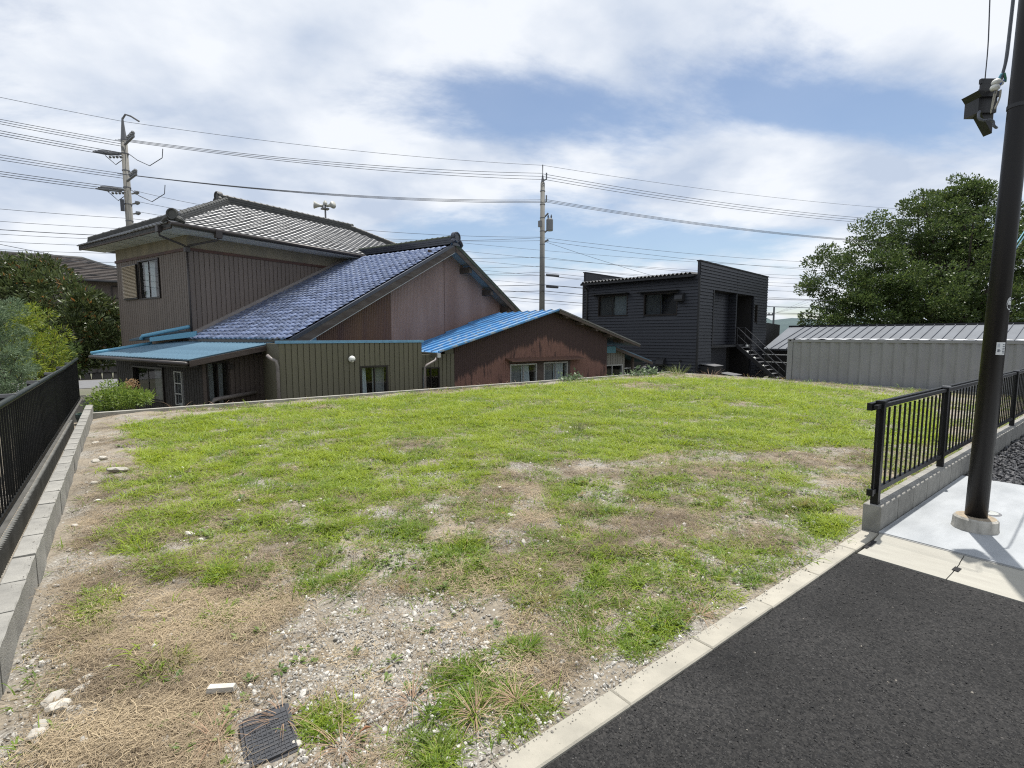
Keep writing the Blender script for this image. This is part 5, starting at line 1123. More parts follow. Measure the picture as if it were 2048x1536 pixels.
# centre pole gear
tr = MB(); c = Vector((CPx, CPy, 7.55)) + rdir * 0.42; tr.lathe(c, [(0.19, 0), (0.20, 0.05), (0.20, 0.62), (0.12, 0.72)], 12); tb = tr.build('transformer', M_ins, UC, smooth=False)
for k in (-1, 1): MB().lathe(c + rdir * 0.09 * k + Vector((0, 0, 0.72)), [(0.03, 0), (0.05, 0.08), (0.02, 0.2)], 8).build('bushing', M_wire, tb)
mb = MB(); mb.tube([(CPx, CPy, 7.35), Vector((CPx, CPy, 7.6)) + rdir * 0.3], 0.05, 6); mb.tube([(CPx, CPy, 8.2), Vector((CPx, CPy, 8.55)) + rdir * 0.33], 0.05, 6); mb.build('bracket', M_steel, UC)
mb = MB(); mb.tube([(CPx, CPy, 6.85), Vector((CPx, CPy, 7.05)) + rdir * 0.35], 0.06, 6); mb.build('bracket', M_steel, UC)
for z in (10.35, 9.1): 
    mb = MB(); mb.tube([(CPx, CPy, z), Vector((CPx, CPy, z + 0.1)) + rdir * 0.22, Vector((CPx, CPy, z + 0.45)) + rdir * 0.22], 0.045, 6); mb.build('insulator_arm', M_ins, UC)
mb = MB(); mb.box(CPx - 0.25, CPx - 0.13, CPy - 0.1, CPy + 0.1, 7.75, 8.1); mb.build('fuse_box', M_ins, UC)
FP = upole(91.6, 42.9, 6.6, 'small far utility pole with one crossarm beyond the black building', 'small')
MB().lathe((91.6, 42.9, ZL), [(0.2, 0), (0.15, 7.7)], 8).build('shaft', M_wire, FP)
mb = MB(); q = Vector((91.6, 42.9, 5.2)); mb.tube([q - rdir * 2.3, q], 0.13, 5); mb.build('crossarm', M_wire, FP)
for k in range(4): MB().lathe(q - rdir * (0.2 + 0.65 * k) + Vector((0, 0, 0.1)), [(0.1, 0), (0.1, 0.3)], 6).build('insulator', M_wire, FP)
# loudspeaker mast
LS = thing('loudspeaker_mast', 'public address mast with two pale horn loudspeakers behind the roof', 'loudspeaker', (9.81, 30.33, ZL))
MB().lathe((9.81, 30.33, ZL), [(0.07, 0), (0.05, 10.2)], 8).build('mast', M_steel, LS)
for sg in (-1, 1):
    p = Vector((9.81, 30.33, 8.95)) + rdir * 0.1 * sg; d = (rdir * sg * 0.85 - Vector((0.6115, 0.791, 0)) * 0.5).normalized()
    mb = MB(); mb.tube([p, p + d * 0.2, p + d * 0.32, p + d * 0.48, p + d * 0.52], [0.07, 0.08, 0.12, 0.2, 0.215], 12); mb.build('horn', mat('pale_grey_horn', (0.42, 0.42, 0.38), 0.5), LS, smooth=True)
MB().box(9.6, 10.0, 30.2, 30.5, 8.75, 8.83).build('bracket', M_steel, LS)
MB().lathe((9.81, 30.33, 9.0), [(0.12, 0), (0.13, 0.12), (0.05, 0.25)], 10).build('junction_cap', mat('pale_grey_horn', (0.42, 0.42, 0.38), 0.5), LS)

# ------------------------------------------------------------------ wires
def wire(a, b, sag, r, label, group, n=16):
    a = Vector(a); b = Vector(b); pts = []
    for i in range(n + 1):
        t = i / n; p = a.lerp(b, t); p.z -= 4 * sag * t * (1 - t); pts.append(p)
    mb = MB(); mb.tube(pts, r * 0.64, 5, cap=False); return mb.build('overhead_wire', M_wire, label=label, cat='wire', group=group)
PL = (-17.6, 26.3); PR = (54.5, 11.2)
def at(P, z, o=0.0, q=nrm): return (P[0] + q.x * o, P[1] + q.y * o, z)
LP = (LPx, LPy); CP = (CPx, CPy)
g1 = 'overhead wires between the two concrete poles'; l1 = 'overhead power line strung between the two concrete utility poles'
g2 = 'overhead wires right of the slim pole'; l2 = 'overhead line running from the slim concrete pole towards the big tree'
g3 = 'overhead wires left of the left pole'; l3 = 'overhead line running from the twin-armed concrete pole away from the slim pole'
wire(at(LP, 11.2), at(CP, 11.22), 0.25, 0.014, l1, g1); wire(at(CP, 11.22), (PR[0], PR[1], 11.5), 0.4, 0.014, l2, g2); wire((PL[0], PL[1], 10.8), at(LP, 11.2), 0.3, 0.014, l3, g3)
for k, o in enumerate((0.0, -0.3, -0.6)):
    wire(at(LP, 10.32 - 0.13 * k, -0.35 + o), at(CP, 10.78 - 0.2 * k, o * .3), 0.30, 0.019, l1, g1); wire(at(CP, 10.75 - 0.18 * k, o * .3), (PR[0], PR[1] + o, 10.6 - 0.25 * k), 0.5, 0.02, l2, g2)
    wire(at(LP, 8.78 - 0.08 * k, -0.35 + o), at(CP, 9.3 - 0.10 * k, o * .3), 0.35, 0.02, l1, g1); wire(at(CP, 9.35 - 0.1 * k, o * .3), (PR[0], PR[1] + o, 8.9 - 0.1 * k), 0.5, 0.02, l2, g2)
    wire((PL[0], PL[1], 9.9 - 0.06 * k), at(LP, 9.75 - 0.1 * k, -0.2), 0.3, 0.02, l3, g3)
    wire((PL[0], PL[1], 10.15 - 0.05 * k), at(LP, 10.35 - 0.1 * k, 0.2), 0.3, 0.018, l3, g3)
    wire((PL[0], PL[1], 8.9 - 0.1 * k), at(LP, 8.9 - 0.1 * k, 0.1), 0.3, 0.018, l3, g3)
    wire((PL[0], PL[1], 8.2 - 0.05 * k), at(LP, 8.2 - 0.1 * k, -0.2), 0.3, 0.02, l3, g3)
    g4 = 'service drops from the left pole to the house'; wire(Vector((LPx, LPy, 7.95 - 0.45 * k)) + armd * 1.1, (6.5, 23.5 + k, 6.6), 0.15, 0.013, 'thin service line dropping from the left pole behind the tiled roof', g4)
rr = random.Random(3)
for k, (zl, zc, zr) in enumerate([(6.4, 7.15, 7.3), (6.9, 7.0, 6.5), (5.9, 6.05, 6.0), (5.3, 5.55, 5.4), (4.9, 5.2, 5.1), (4.6, 4.45, 4.6), (4.3, 4.1, 3.9), (6.1, 3.6, 3.6), (5.6, 5.0, 4.3)]):
    o = rr.uniform(-0.2, 0.2); r = 0.026 if k in (5, 6, 7) else 0.015
    wire(at(LP, zl, o), at(CP, zc, o), 0.35, r, 'low cable strung between the two concrete poles behind the roofs', 'low cables between the poles'); wire(at(CP, zc, o), (PR[0], PR[1] + o, zr), 0.5, r, 'low cable from the slim pole passing behind the black building', 'low cables right of the slim pole'); wire((PL[0], PL[1], zl - 0.3), at(LP, zl, o), 0.4, r * 0.9, 'low cable left of the twin-armed pole above the neighbouring house', 'low cables above the neighbour house')
g5 = 'cables crossing behind the black building'
for k in range(7): wire((CPx + 3, CPy + 12 + k, 4.6 + 0.9 * k), (70, 18 - k, 4.0 + 0.65 * k), 0.6, 0.018, 'far cable crossing the sky behind the black building', g5)
for k in range(3): wire((91.6, 42.9, 5.4), (60 - 3 * k, 8, 9.5 + k), 0.3, 0.02, 'far slanting line from the small far pole up to the tree', 'slanting far lines')
wire((CPx + 0.3, CPy, 6.95), (24.6, 18.5, 4.95), 0.05, 0.015, 'slanting service line from the slim pole to the black building', None)
wire((CPx, CPy, 7.2), (3.0, 27.0, 7.0), 0.3, 0.015, 'sagging lead from the slim pole towards the tiled ridge', None)
for k, (p, q, r) in enumerate([((-11, 33, 8.6), (-7.5, 33.2, 6.3), 0.03), ((-7.5, 33.2, 6.3), (-13, 33, 6.2), 0.02), ((-7.5, 33.2, 6.3), (0.5, 29.9, 4.6), 0.02), ((-13, 36, 6.6), (2, 31, 4.6), 0.016)]):
    wire(p, q, 0.05, r, ['twisted cable slanting down beside the left pole', 'short level cable at the foot of the twisted cable', 'guy line from the twisted cable down to the eaves', 'long thin line sloping behind the hip roof'][k], None)
# cable sleeves
for k, (p, q, lb) in enumerate([((CPx + 0.25, CPy - 0.1, 5.05), (CPx + 1.0, CPy - 0.35, 5.02), 'upper dark cable sleeve beside the slim pole'), ((CPx + 0.25, CPy - 0.1, 4.38), (CPx + 0.95, CPy - 0.35, 4.36), 'lower dark cable sleeve beside the slim pole')]):
    mb = MB(); mb.tube([p, q], 0.08, 7); mb.build('cable_sleeve', M_wire, label=lb, cat='cable sleeve')
# ------------------------------------------------------------------ trees and shrubs
def leafcloud(P, D, length, width, fold=0.0, rng=RNG):
    """rhombic leaves at points P pointing along D, numpy arrays"""
    n = len(P); D = D / np.linalg.norm(D, axis=1, keepdims=True)
    A = rng.normal(size=(n, 3)); S = np.cross(D, A); S /= np.linalg.norm(S, axis=1, keepdims=True)
    L = (length * rng.uniform(0.7, 1.25, n))[:, None]; Wd = (width * rng.uniform(0.7, 1.2, n))[:, None]
    v = np.stack([P, P + D * L * 0.45 + S * Wd * 0.5, P + D * L, P + D * L * 0.45 - S * Wd * 0.5], 1).reshape(-1, 3)
    q = np.arange(n * 4).reshape(-1, 4); return v, q
def crown_points(blobs, nclump, nleaf, cr, rng, shell=0.62):
    P = []; D = []; C = []
    tot = sum(b[3] ** 2 for b in blobs)
    for (x, y, z, r, sq) in [(b[0], b[1], b[2], b[3], b[4] if len(b) > 4 else 1.0) for b in blobs]:
        k = max(3, int(nclump * r * r / tot))
        d = rng.normal(size=(k, 3)); d /= np.linalg.norm(d, axis=1, keepdims=True)
        rad = r * rng.uniform(shell, 1.03, k) * rng.choice([1, 1, 1, 0.6], k)
        c = np.array([x, y, z]) + d * rad[:, None] * np.array([1, 1, sq]); C.append(c)
        for cc, dd in zip(c, d):
            m = int(nleaf * rng.uniform(0.6, 1.4)); o = rng.normal(size=(m, 3)); o /= np.linalg.norm(o, axis=1, keepdims=True)
            s = cr * rng.uniform(0.7, 1.3); rr_ = s * rng.uniform(0.2, 1, m) ** 0.5
            P.append(cc + o * rr_[:, None] * np.array([1, 1, 0.62])); D.append(o * 0.8 + dd * 0.5 + np.array([0, 0, 0.25]) + rng.normal(size=(m, 3)) * 0.35)
    return np.concatenate(P), np.concatenate(D), np.concatenate(C)
def tree(name, label, base, blobs, nclump, nleaf, cr, ll, lw, lm, trunk_r, cat='tree', seed=1, limbs=26, group=None, extra=None, shell=0.62):
    rng = np.random.default_rng(seed); t = thing(name, label, cat, base, group=group)
    P, D, C = crown_points(blobs, nclump, nleaf, cr, rng, shell); v, q = leafcloud(P, D, ll, lw, rng=rng)
    me = fastmesh('crown', v - np.array(base), quads=q, m=lm); link('crown', me, None, t)
    mb = MB(); top = np.mean([b[:3] for b in blobs], axis=0); b0 = Vector(base); fork = b0.lerp(Vector(top), 0.35); fork.x = b0.x * .8 + fork.x * .2; fork.y = b0.y * .8 + fork.y * .2
    mb.tube([b0, b0.lerp(fork, 0.5), fork], [trunk_r * 1.25, trunk_r, trunk_r * 0.85], 9)
    tr_ = mb.build('trunk', M_bark, t, smooth=True)
    mb = MB()
    for c in C[rng.choice(len(C), min(limbs, len(C)), replace=False)]:
        c = Vector(c); m = fork.lerp(c, 0.5) + Vector(rng.normal(size=3) * 0.06 * (c - fork).length); mb.tube([fork, m, c], [trunk_r * 0.38, trunk_r * 0.2, trunk_r * 0.06], 5, cap=False)
    mb.build('limbs', M_bark, t, smooth=True)
    return t
def cpos(px, py, f):          # place a crown lobe by bearing, height and distance from the road corner
    x = (px - 1024) / 1010.0; y = -(py - 768) / 1010.0; P_ = radians(5.43); r = x; ff = cos(P_) + y * sin(P_); z = y * cos(P_) - sin(P_); k = f / ff
    return (0.791 * r * k + 0.6115 * f, -0.6115 * r * k + 0.791 * f, 1.48 + z * k)
LM_big = leafmat('evergreen_leaf', (0.028, 0.052, 0.016), (0.105, 0.15, 0.042), (0.16, 0.185, 0.05), 0.3, 0.42)
bl = []
for (px, py, rp, f) in [(1672, 568, 62, 39), (1655, 628, 42, 38), (1640, 520, 26, 40), (1735, 505, 72, 41), (1775, 590, 92, 38), (1835, 455, 74, 41), (1900, 420, 60, 42), (1925, 388, 36, 42), (1965, 385, 40, 41), (1935, 520, 105, 39), (1850, 600, 92, 37), (1985, 460, 80, 41), (2050, 520, 85, 41), (2000, 610, 85, 37), (1725, 625, 62, 37), (2120, 560, 110, 40), (1880, 500, 90, 43)]:
    c = cpos(px, py, f); bl.append((*c, rp * f / 1010.0, 0.9))
tree('evergreen_tree', 'huge rounded dark evergreen tree behind the low grey roof', (51.0, 10.6, ZL), bl, 1050, 150, 0.66, 0.19, 0.105, LM_big, 0.55, seed=4, limbs=90, shell=0.5)
LM_loq = leafmat('loquat_leaf', (0.042, 0.062, 0.022), (0.115, 0.145, 0.052), (0.30, 0.14, 0.04), 0.2, 0.4)
bl = []
for (px, py, rp, f) in [(50, 575, 48, 21), (95, 548, 32, 22), (30, 548, 36, 21.5), (62, 534, 22, 22), (5, 545, 34, 21.5), (120, 600, 58, 21), (175, 630, 50, 20), (212, 625, 32, 21), (135, 672, 55, 19.5), (195, 690, 45, 20), (40, 640, 60, 20), (230, 665, 25, 21), (10, 590, 45, 21), (150, 730, 30, 19.5), (205, 735, 16, 20)]:
    c = cpos(px, py, f); bl.append((*c, rp * f / 1010.0, 0.9))
tree('loquat_tree', 'broad dull green loquat tree with orange tinted leaves beside the house', (*cpos(130, 700, 20.5)[:2], ZL), bl, 330, 60, 0.36, 0.23, 0.075, LM_loq, 0.16, seed=8, limbs=40)
LM_nan = leafmat('yellow_green_leaf', (0.10, 0.16, 0.02), (0.26, 0.30, 0.035), (0.34, 0.33, 0.05), 0.4, 0.5)
bl = []
for (px, py, rp, f) in [(62, 650, 42, 13), (85, 690, 48, 13.2), (55, 720, 42, 12.5), (100, 720, 30, 13.5), (38, 640, 26, 12.6), (70, 760, 40, 12.8)]:
    c = cpos(px, py, f); bl.append((*c, rp * f / 1010.0, 1.0))
tree('garden_shrub', 'bright yellow-green feathery shrub behind the black slat fence', (*cpos(75, 720, 13)[:2], -0.28), bl, 150, 48, 0.17, 0.11, 0.022, LM_nan, 0.05, cat='shrub', seed=9, limbs=20)
LM_con = leafmat('blue_green_needle', (0.07, 0.115, 0.06), (0.16, 0.22, 0.12), (0.20, 0.26, 0.15), 0.25, 0.6)
bl = []
for (px, py, rp, f) in [(8, 640, 40, 9.6), (18, 700, 46, 9.4), (30, 760, 40, 9.6), (-20, 740, 60, 9), (5, 800, 45, 9), (-40, 650, 50, 9.3), (20, 610, 14, 9.8)]:
    c = cpos(px, py, f); bl.append((*c, rp * f / 1010.0, 1.1))
tree('conifer_shrub', 'blue-green fine needled conifer leaning over the black slat fence', (*cpos(0, 740, 9.3)[:2], -0.28), bl, 170, 90, 0.12, 0.075, 0.012, LM_con, 0.05, cat='shrub', seed=10, limbs=16)
LM_mid = leafmat('mid_green_leaf', (0.05, 0.09, 0.025), (0.11, 0.16, 0.04), None, 0.3, 0.5)
bl = [(*cpos(px, py, f), rp * f / 1010.0, 1.0) for (px, py, rp, f) in [(118, 705, 18, 16), (138, 700, 14, 16.5), (105, 740, 24, 15.5), (128, 738, 16, 16)]]
tree('garden_shrub', 'mid-green small shrub at the far end of the slat fence', (*cpos(118, 720, 16)[:2], -0.28), bl, 60, 40, 0.16, 0.09, 0.03, LM_mid, 0.04, cat='shrub', seed=12, limbs=10)
LM_nd = leafmat('nandina_leaf', (0.10, 0.17, 0.03), (0.22, 0.29, 0.05), None, 0.35, 0.5)
bl = [(*cpos(px, py, f), rp * f / 1010.0, 0.55) for (px, py, rp, f) in [(215, 800, 34, 10.7), (255, 795, 36, 10.7), (230, 780, 26, 10.9), (285, 797, 20, 10.6), (200, 820, 26, 10.6), (300, 795, 10, 10.5)]]
tree('nandina_bush', 'low feathery bright green bush just behind the back retaining wall', (*cpos(240, 800, 10.8)[:2], ZL), bl, 170, 26, 0.11, 0.075, 0.024, LM_nd, 0.03, cat='bush', seed=13, limbs=24)
LM_rd = leafmat('red_sprout_leaf', (0.28, 0.19, 0.10), (0.42, 0.28, 0.16), None, 0.3, 0.5)
bl = [(*cpos(px, py, f), rp * f / 1010.0, 1.0) for (px, py, rp, f) in [(258, 775, 10, 11.2), (262, 764, 8, 11.2), (252, 783, 10, 11.2), (270, 775, 6, 11.2)]]
tree('sprout', 'upright orange-pink leafy sprout above the low bush', (*cpos(258, 790, 11.2)[:2], ZL), bl, 40, 14, 0.06, 0.05, 0.018, LM_rd, 0.015, cat='plant', seed=14, limbs=14)

# ------------------------------------------------------------------ cover of the lot: straw, grass, pebbles
def inpoly(x, y, poly):
    c = np.zeros(len(x), bool); n = len(poly); j = n - 1
    for i in range(n):
        xi, yi = poly[i]; xj, yj = poly[j]
        m = ((yi > y) != (yj > y)) & (x < (xj - xi) * (y - yi) / (yj - yi + 1e-12) + xi); c ^= m; j = i
    return c
class VN:          # value noise
    def __init__(s, seed): s.g = np.random.default_rng(seed).random((256, 256))
    def __call__(s, x, y):
        xi = np.floor(x).astype(int); yi = np.floor(y).astype(int); fx = x - xi; fy = y - yi; fx = fx * fx * (3 - 2 * fx); fy = fy * fy * (3 - 2 * fy)
        g = s.g; a = g[yi % 256, xi % 256]; b = g[yi % 256, (xi + 1) % 256]; c = g[(yi + 1) % 256, xi % 256]; d = g[(yi + 1) % 256, (xi + 1) % 256]
        return (a * (1 - fx) + b * fx) * (1 - fy) + (c * (1 - fx) + d * fx) * fy
vn1, vn2, vn3 = VN(1), VN(2), VN(3)
def fbm(x, y, s): return (vn1(x * s, y * s) + 0.5 * vn2(x * s * 2.1 + 7, y * s * 2.1) + 0.25 * vn3(x * s * 4.3, y * s * 4.3 + 3)) / 1.75
G1 = [(-0.02, 10.55), (2.6, 11.6), (8.41, 11.5), (15.0, 11.0), (16.9, 7.6), (14.6, 3.4), (9.4, 1.9), (6.56, 3.0), (5.8, 4.0), (4.29, 3.89), (3.38, 4.6), (2.58, 3.92), (1.91, 4.34), (1.31, 3.72), (0.72, 4.31), (0.22, 6.22)]
G2 = [(-0.13, 7.31), (0.51, 6.29), (1.31, 3.72), (2.58, 3.92), (2.04, 3.16), (1.12, 3.0), (0.7, 3.1), (0.1, 3.87), (-0.15, 5.09)]
G2b = [(3.43, 3.9), (8.5, 1.62), (4.07, 1.40), (2.6, 1.42), (2.0, 1.6), (2.4, 2.5), (2.82, 3.12)]
GR = [(0.79, 2.96), (1.67, 2.28), (1.35, 1.72), (1.0, 1.36), (0.3, 1.6), (0.25, 2.15), (0.5, 2.64)]
DRY = [(11.9, 9.13, 1.3, 1.5), (3.04, 6.21, 0.5, 0.5), (3.21, 10.68, 0.5, 0.4), (6.5, 2.3, 0.8, 0.6), (2.95, 3.94, 0.4, 0.4), (3.38, 2.32, 0.5, 0.34), (6.8, 11.6, 1.0, 0.6), (1.56, 4.43, 0.2, 0.22), (3.66, 1.66, 0.22, 0.24), (5.2, 3.1, 0.5, 0.5), (10.5, 5.5, 0.6, 0.5), (16.2, 10.5, 1.6, 1.2), (16.6, 6.0, 0.7, 2.6)]
TUF = [(2.05, 1.92, .43, .22), (2.78, 1.93, .23, .19), (1.29, 1.66, .12, .20), (1.05, 1.70, .20, .18), (1.74, 2.83, .2, .26), (2.45, 1.54, .17, .16), (1.46, 1.78, .14, .15), (2.05, 1.52, .08, .09), (0.78, 2.08, .05, .1), (0.02, 2.7, .10, .1), (0.86, 1.55, .11, .10), (0.4, 3.06, .11, .17), (0.53, 1.9, .06, .08), (4.27, 1.56, .33, .16), (0.48, 4.01, .32, .28), (1.17, 3.08, .19, .18), (1.62, 1.62, .10, .10), (1.85, 1.75, .15, .12), (2.3, 2.1, .15, .15), (-0.2, 3.6, .05, .3), (0.3, 5.0, .3, .3)]
def greenness(x, y):
    n = fbm(x, y, 1.7); n2 = fbm(x + 31, y + 17, 5.0); wob = (n2 - 0.5) * 0.5
    g = np.zeros(len(x))
    g = np.maximum(g, inpoly(x + wob, y + (n - 0.5) * 0.8, G1) * (0.62 + 0.75 * (n - 0.35)))
    g = np.maximum(g, inpoly(x + wob * .6, y + wob * .6, G2) * np.clip((n2 - 0.40) * 3.2, 0, 0.75))
    g = np.maximum(g, inpoly(x + wob * .6, y + wob * .6, G2b) * np.clip((n2 - 0.44) * 3.0, 0, 0.6))
    for (a, b, rx, ry) in DRY: g *= np.clip(((x - a) / rx) ** 2 + ((y - b) / ry) ** 2 - 0.15 + (n2 - 0.5) * 1.4, 0.04, 1)
    for (a, b, rx, ry) in TUF: g = np.maximum(g, 0.8 * np.clip(1.15 - 0.7 * ((x - a) / rx) ** 2 - 0.7 * ((y - b) / ry) ** 2 + (n2 - 0.5) * 2.4, 0, 1))
    g *= np.clip((n2 - 0.25) * 4, 0.25, 1)
    return np.clip(g, 0, 1)
hid = bpy.data.collections.new('sources')
def strip(p0, d0, L, w, curve, segs, rng, side=None):
    """blade: base, initial direction, curved by gravity"""
    p = np.array(p0, float); d = np.array(d0, float); d /= np.linalg.norm(d)
    s = np.cross(d, [0, 0, 1.0]); s = s / (np.linalg.norm(s) + 1e-9) if side is None else side
    v = []; 
    for k in range(segs + 1):
        t = k / segs; ww = w * (1 - t) ** 0.7 * 0.5 + 0.0002
        v += [p - s * ww, p + s * ww]; d = d + np.array([0, 0, -curve / segs]); d /= np.linalg.norm(d); p = p + d * L / segs
    f = [(2 * k, 2 * k + 1, 2 * k + 3, 2 * k + 2) for k in range(segs)]; return v, f
def clump(name, nb, R, L, w, up, curve, segs, m, rng, flat=False):
    V = []; F = []
    for _ in range(nb):
        a = rng.uniform(0, 2 * pi); r = R * sqrt(rng.random()); l = L * rng.uniform(0.5, 1.3)
        b = (r * cos(a), r * sin(a), -0.005 if not flat else rng.uniform(0.0, 0.018))
        a2 = rng.uniform(0, 2 * pi) if flat else a + rng.normal() * 0.9
        e = up * rng.uniform(0.5, 1.5)
        v, f = strip(b, (cos(a2), sin(a2), e), l, w * rng.uniform(0.7, 1.3), curve * rng.uniform(0.3, 1.5), segs, rng)
        if flat:
            v = [np.array([q[0] + 0.02 * sin(q[1] * 60 + a), q[1], max(q[2], 0.001)]) for q in v]
        k = len(V); V += v; F += [tuple(i + k for i in q) for q in f]
    me = rawmesh(name, V, F); me.materials.append(m); o = bpy.data.objects.new(name, me); return o
def pebble(name, m, rng, sub=1):
    import bmesh
    bm = bmesh.new(); bmesh.ops.create_icosphere(bm, subdivisions=sub, radius=1); s = rng.uniform(0.7, 1.2, 3); s[2] *= 0.6
    for v in bm.verts: v.co = Vector((v.co.x * s[0], v.co.y * s[1], v.co.z * s[2])) * rng.uniform(0.78, 1.12)
    me = bpy.data.meshes.new(name); bm.to_mesh(me); bm.free(); me.materials.append(m); return me
def scatter(name, P, scale, rot, hue, sources, label):
    n = len(P); me = bpy.data.meshes.new(name); me.vertices.add(n); me.vertices.foreach_set('co', np.asarray(P, np.float32).ravel())
    at_ = me.attributes.new('rot', 'FLOAT_VECTOR', 'POINT'); at_.data.foreach_set('vector', np.asarray(rot, np.float32).ravel())
    at_ = me.attributes.new('scl', 'FLOAT', 'POINT'); at_.data.foreach_set('value', np.asarray(scale, np.float32))
    at_ = me.attributes.new('hue', 'FLOAT', 'POINT'); at_.data.foreach_set('value', np.asarray(hue, np.float32))
    at_ = me.attributes.new('idx', 'INT', 'POINT'); at_.data.foreach_set('value', RNG.integers(0, len(sources), n).astype(np.int32))
    c = bpy.data.collections.new(name + '_source')
    for s in sources: c.objects.link(s)
    ng = bpy.data.node_groups.new(name, 'GeometryNodeTree'); ng.interface.new_socket('Geometry', in_out='INPUT', socket_type='NodeSocketGeometry'); ng.interface.new_socket('Geometry', in_out='OUTPUT', socket_type='NodeSocketGeometry')
    N = ng.nodes.new; L = ng.links.new; gi = N('NodeGroupInput'); go = N('NodeGroupOutput'); ci = N('GeometryNodeCollectionInfo'); ci.inputs['Collection'].default_value = c; ci.inputs['Separate Children'].default_value = True; ci.inputs['Reset Children'].default_value = True
    io = N('GeometryNodeInstanceOnPoints'); io.inputs['Pick Instance'].default_value = True
    def attr(nm, ty): a = N('GeometryNodeInputNamedAttribute'); a.data_type = ty; a.inputs['Name'].default_value = nm; return a.outputs['Attribute']
    e2r = N('FunctionNodeEulerToRotation'); L(attr('rot', 'FLOAT_VECTOR'), e2r.inputs[0])
    L(gi.outputs[0], io.inputs['Points']); L(ci.outputs[0], io.inputs['Instance']); L(attr('idx', 'INT'), io.inputs['Instance Index']); L(e2r.outputs[0], io.inputs['Rotation']); L(attr('scl', 'FLOAT'), io.inputs['Scale']); L(io.outputs[0], go.inputs[0])
    o = link(name, me, None, kind='stuff', label=label); md = o.modifiers.new('scatter', 'NODES'); md.node_group = ng
    return o
LM_grass = leafmat('grass_blade', (0, 0, 0), (0, 0, 0), None, 0.42, 0.5, attr='hue', stops=[(0.0, (0.34, 0.27, 0.14)), (0.10, (0.24, 0.23, 0.07)), (0.18, (0.085, 0.15, 0.018)), (0.5, (0.165, 0.25, 0.022)), (1.0, (0.28, 0.35, 0.032))])
LM_straw = leafmat('straw_blade', (0.14, 0.105, 0.068), (0.44, 0.35, 0.225), None, 0.15, 0.7, attr='hue')
M_peb = leafmat('pebble', (0.20, 0.185, 0.16), (0.60, 0.575, 0.52), None, 0.0, 0.85, attr='hue')
M_dpeb = leafmat('dark_pebble', (0.02, 0.021, 0.024), (0.10, 0.10, 0.105), None, 0.0, 0.6, attr='hue')
r5 = np.random.default_rng(5)
def dist(x, y): return np.hypot(x, y)
def samples(dens, n):     # rejection sampling over the lot; dens in 0..1
    x = r5.uniform(-0.47, 17.25, n); y = r5.uniform(1.34, 12.08, n); k = r5.random(n) < dens(x, y); return x[k], y[k]
def samples_near(dens, n):   # log-radial sampling around the road corner so that near ground gets more pieces
    rr_ = np.exp(r5.uniform(np.log(1.6), np.log(22), n)); a = r5.uniform(-0.05, 1.9, n); x = rr_ * np.cos(a); y = rr_ * np.sin(a)
    k = (x > -0.47) & (x < 17.25) & (y > 1.335) & (y < 12.08); x, y = x[k], y[k]; k = r5.random(len(x)) < dens(x, y); return x[k], y[k]
def rots(n, tilt=0.15): return np.stack([r5.normal(0, tilt, n), r5.normal(0, tilt, n), r5.uniform(0, 2 * pi, n)], 1)
# grass
gs = [clump('grass_clump', int(r5.integers(7, 22)), 0.075, 0.066, 0.0050, 1.0, 1.4, 4, LM_grass, r5) for _ in range(12)]
def gdens(x, y):
    d = dist(x, y); w = np.clip((d - 2.0) / 7.0, 0, 1); tn = fbm(x + 4, y + 2, 9.0); t2 = fbm(x + 11, y + 5, 3.3)
    k = greenness(x, y) * (w + (1 - w) * np.clip((tn - 0.43) * 5, 0, 1)) * np.maximum(np.clip((t2 - 0.30) * 4.0, 0.22, 1), 0.62 * w)
    lid = (x > 0.24) & (x < 0.48) & (y > 1.76) & (y < 2.1)
    base = 0.22 * np.clip((fbm(x + 21, y, 2.0) - 0.36) * 5, 0, 1) * np.clip((x - 0.3) / 1.2, 0.06, 1) * np.where(inpoly(x, y, GR), 0.1, 1) * np.clip((tn - 0.35) * 4, 0, 1)
    k = np.maximum(k, base)
    return np.clip(k, 0, 1) * (y > 1.37) * ~lid
x, y = samples_near(gdens, 620000)
n = len(x); print('grass', n)
d = dist(x, y); sc = (0.40 + 0.075 * np.clip(d, 0, 16)) * np.clip(r5.lognormal(0, 0.35, n), 0.4, 2.2)
hue = np.clip(0.42 + 0.55 * greenness(x, y) * np.clip(d / 5, 0.45, 1.15) + (fbm(x, y, 3.0) - 0.5) * 0.9 + r5.normal(0, 0.17, n) - 0.5 * (r5.random(n) < 0.06), 0, 1)
scatter('grass', np.stack([x, y, lotz(x, y)], 1), sc, rots(n), hue, gs, 'short yellow-green grass growing in patches over the lot')
# longer single tufts
gt_ = [clump('grass_tuft', 46, 0.05, 0.15, 0.007, 1.3, 1.5, 5, LM_grass, r5) for _ in range(5)]
x, y = samples_near(lambda x, y: 0.4 * (greenness(x, y) > 0.35) * (dist(x, y) < 5), 2600); n = len(x)
scatter('grass_tufts', np.stack([x, y, lotz(x, y)], 1), r5.uniform(0.35, 0.95, n), rots(n), np.clip(r5.normal(0.28, 0.18, n), 0, 1), gt_, 'longer green grass tufts near the kerb')
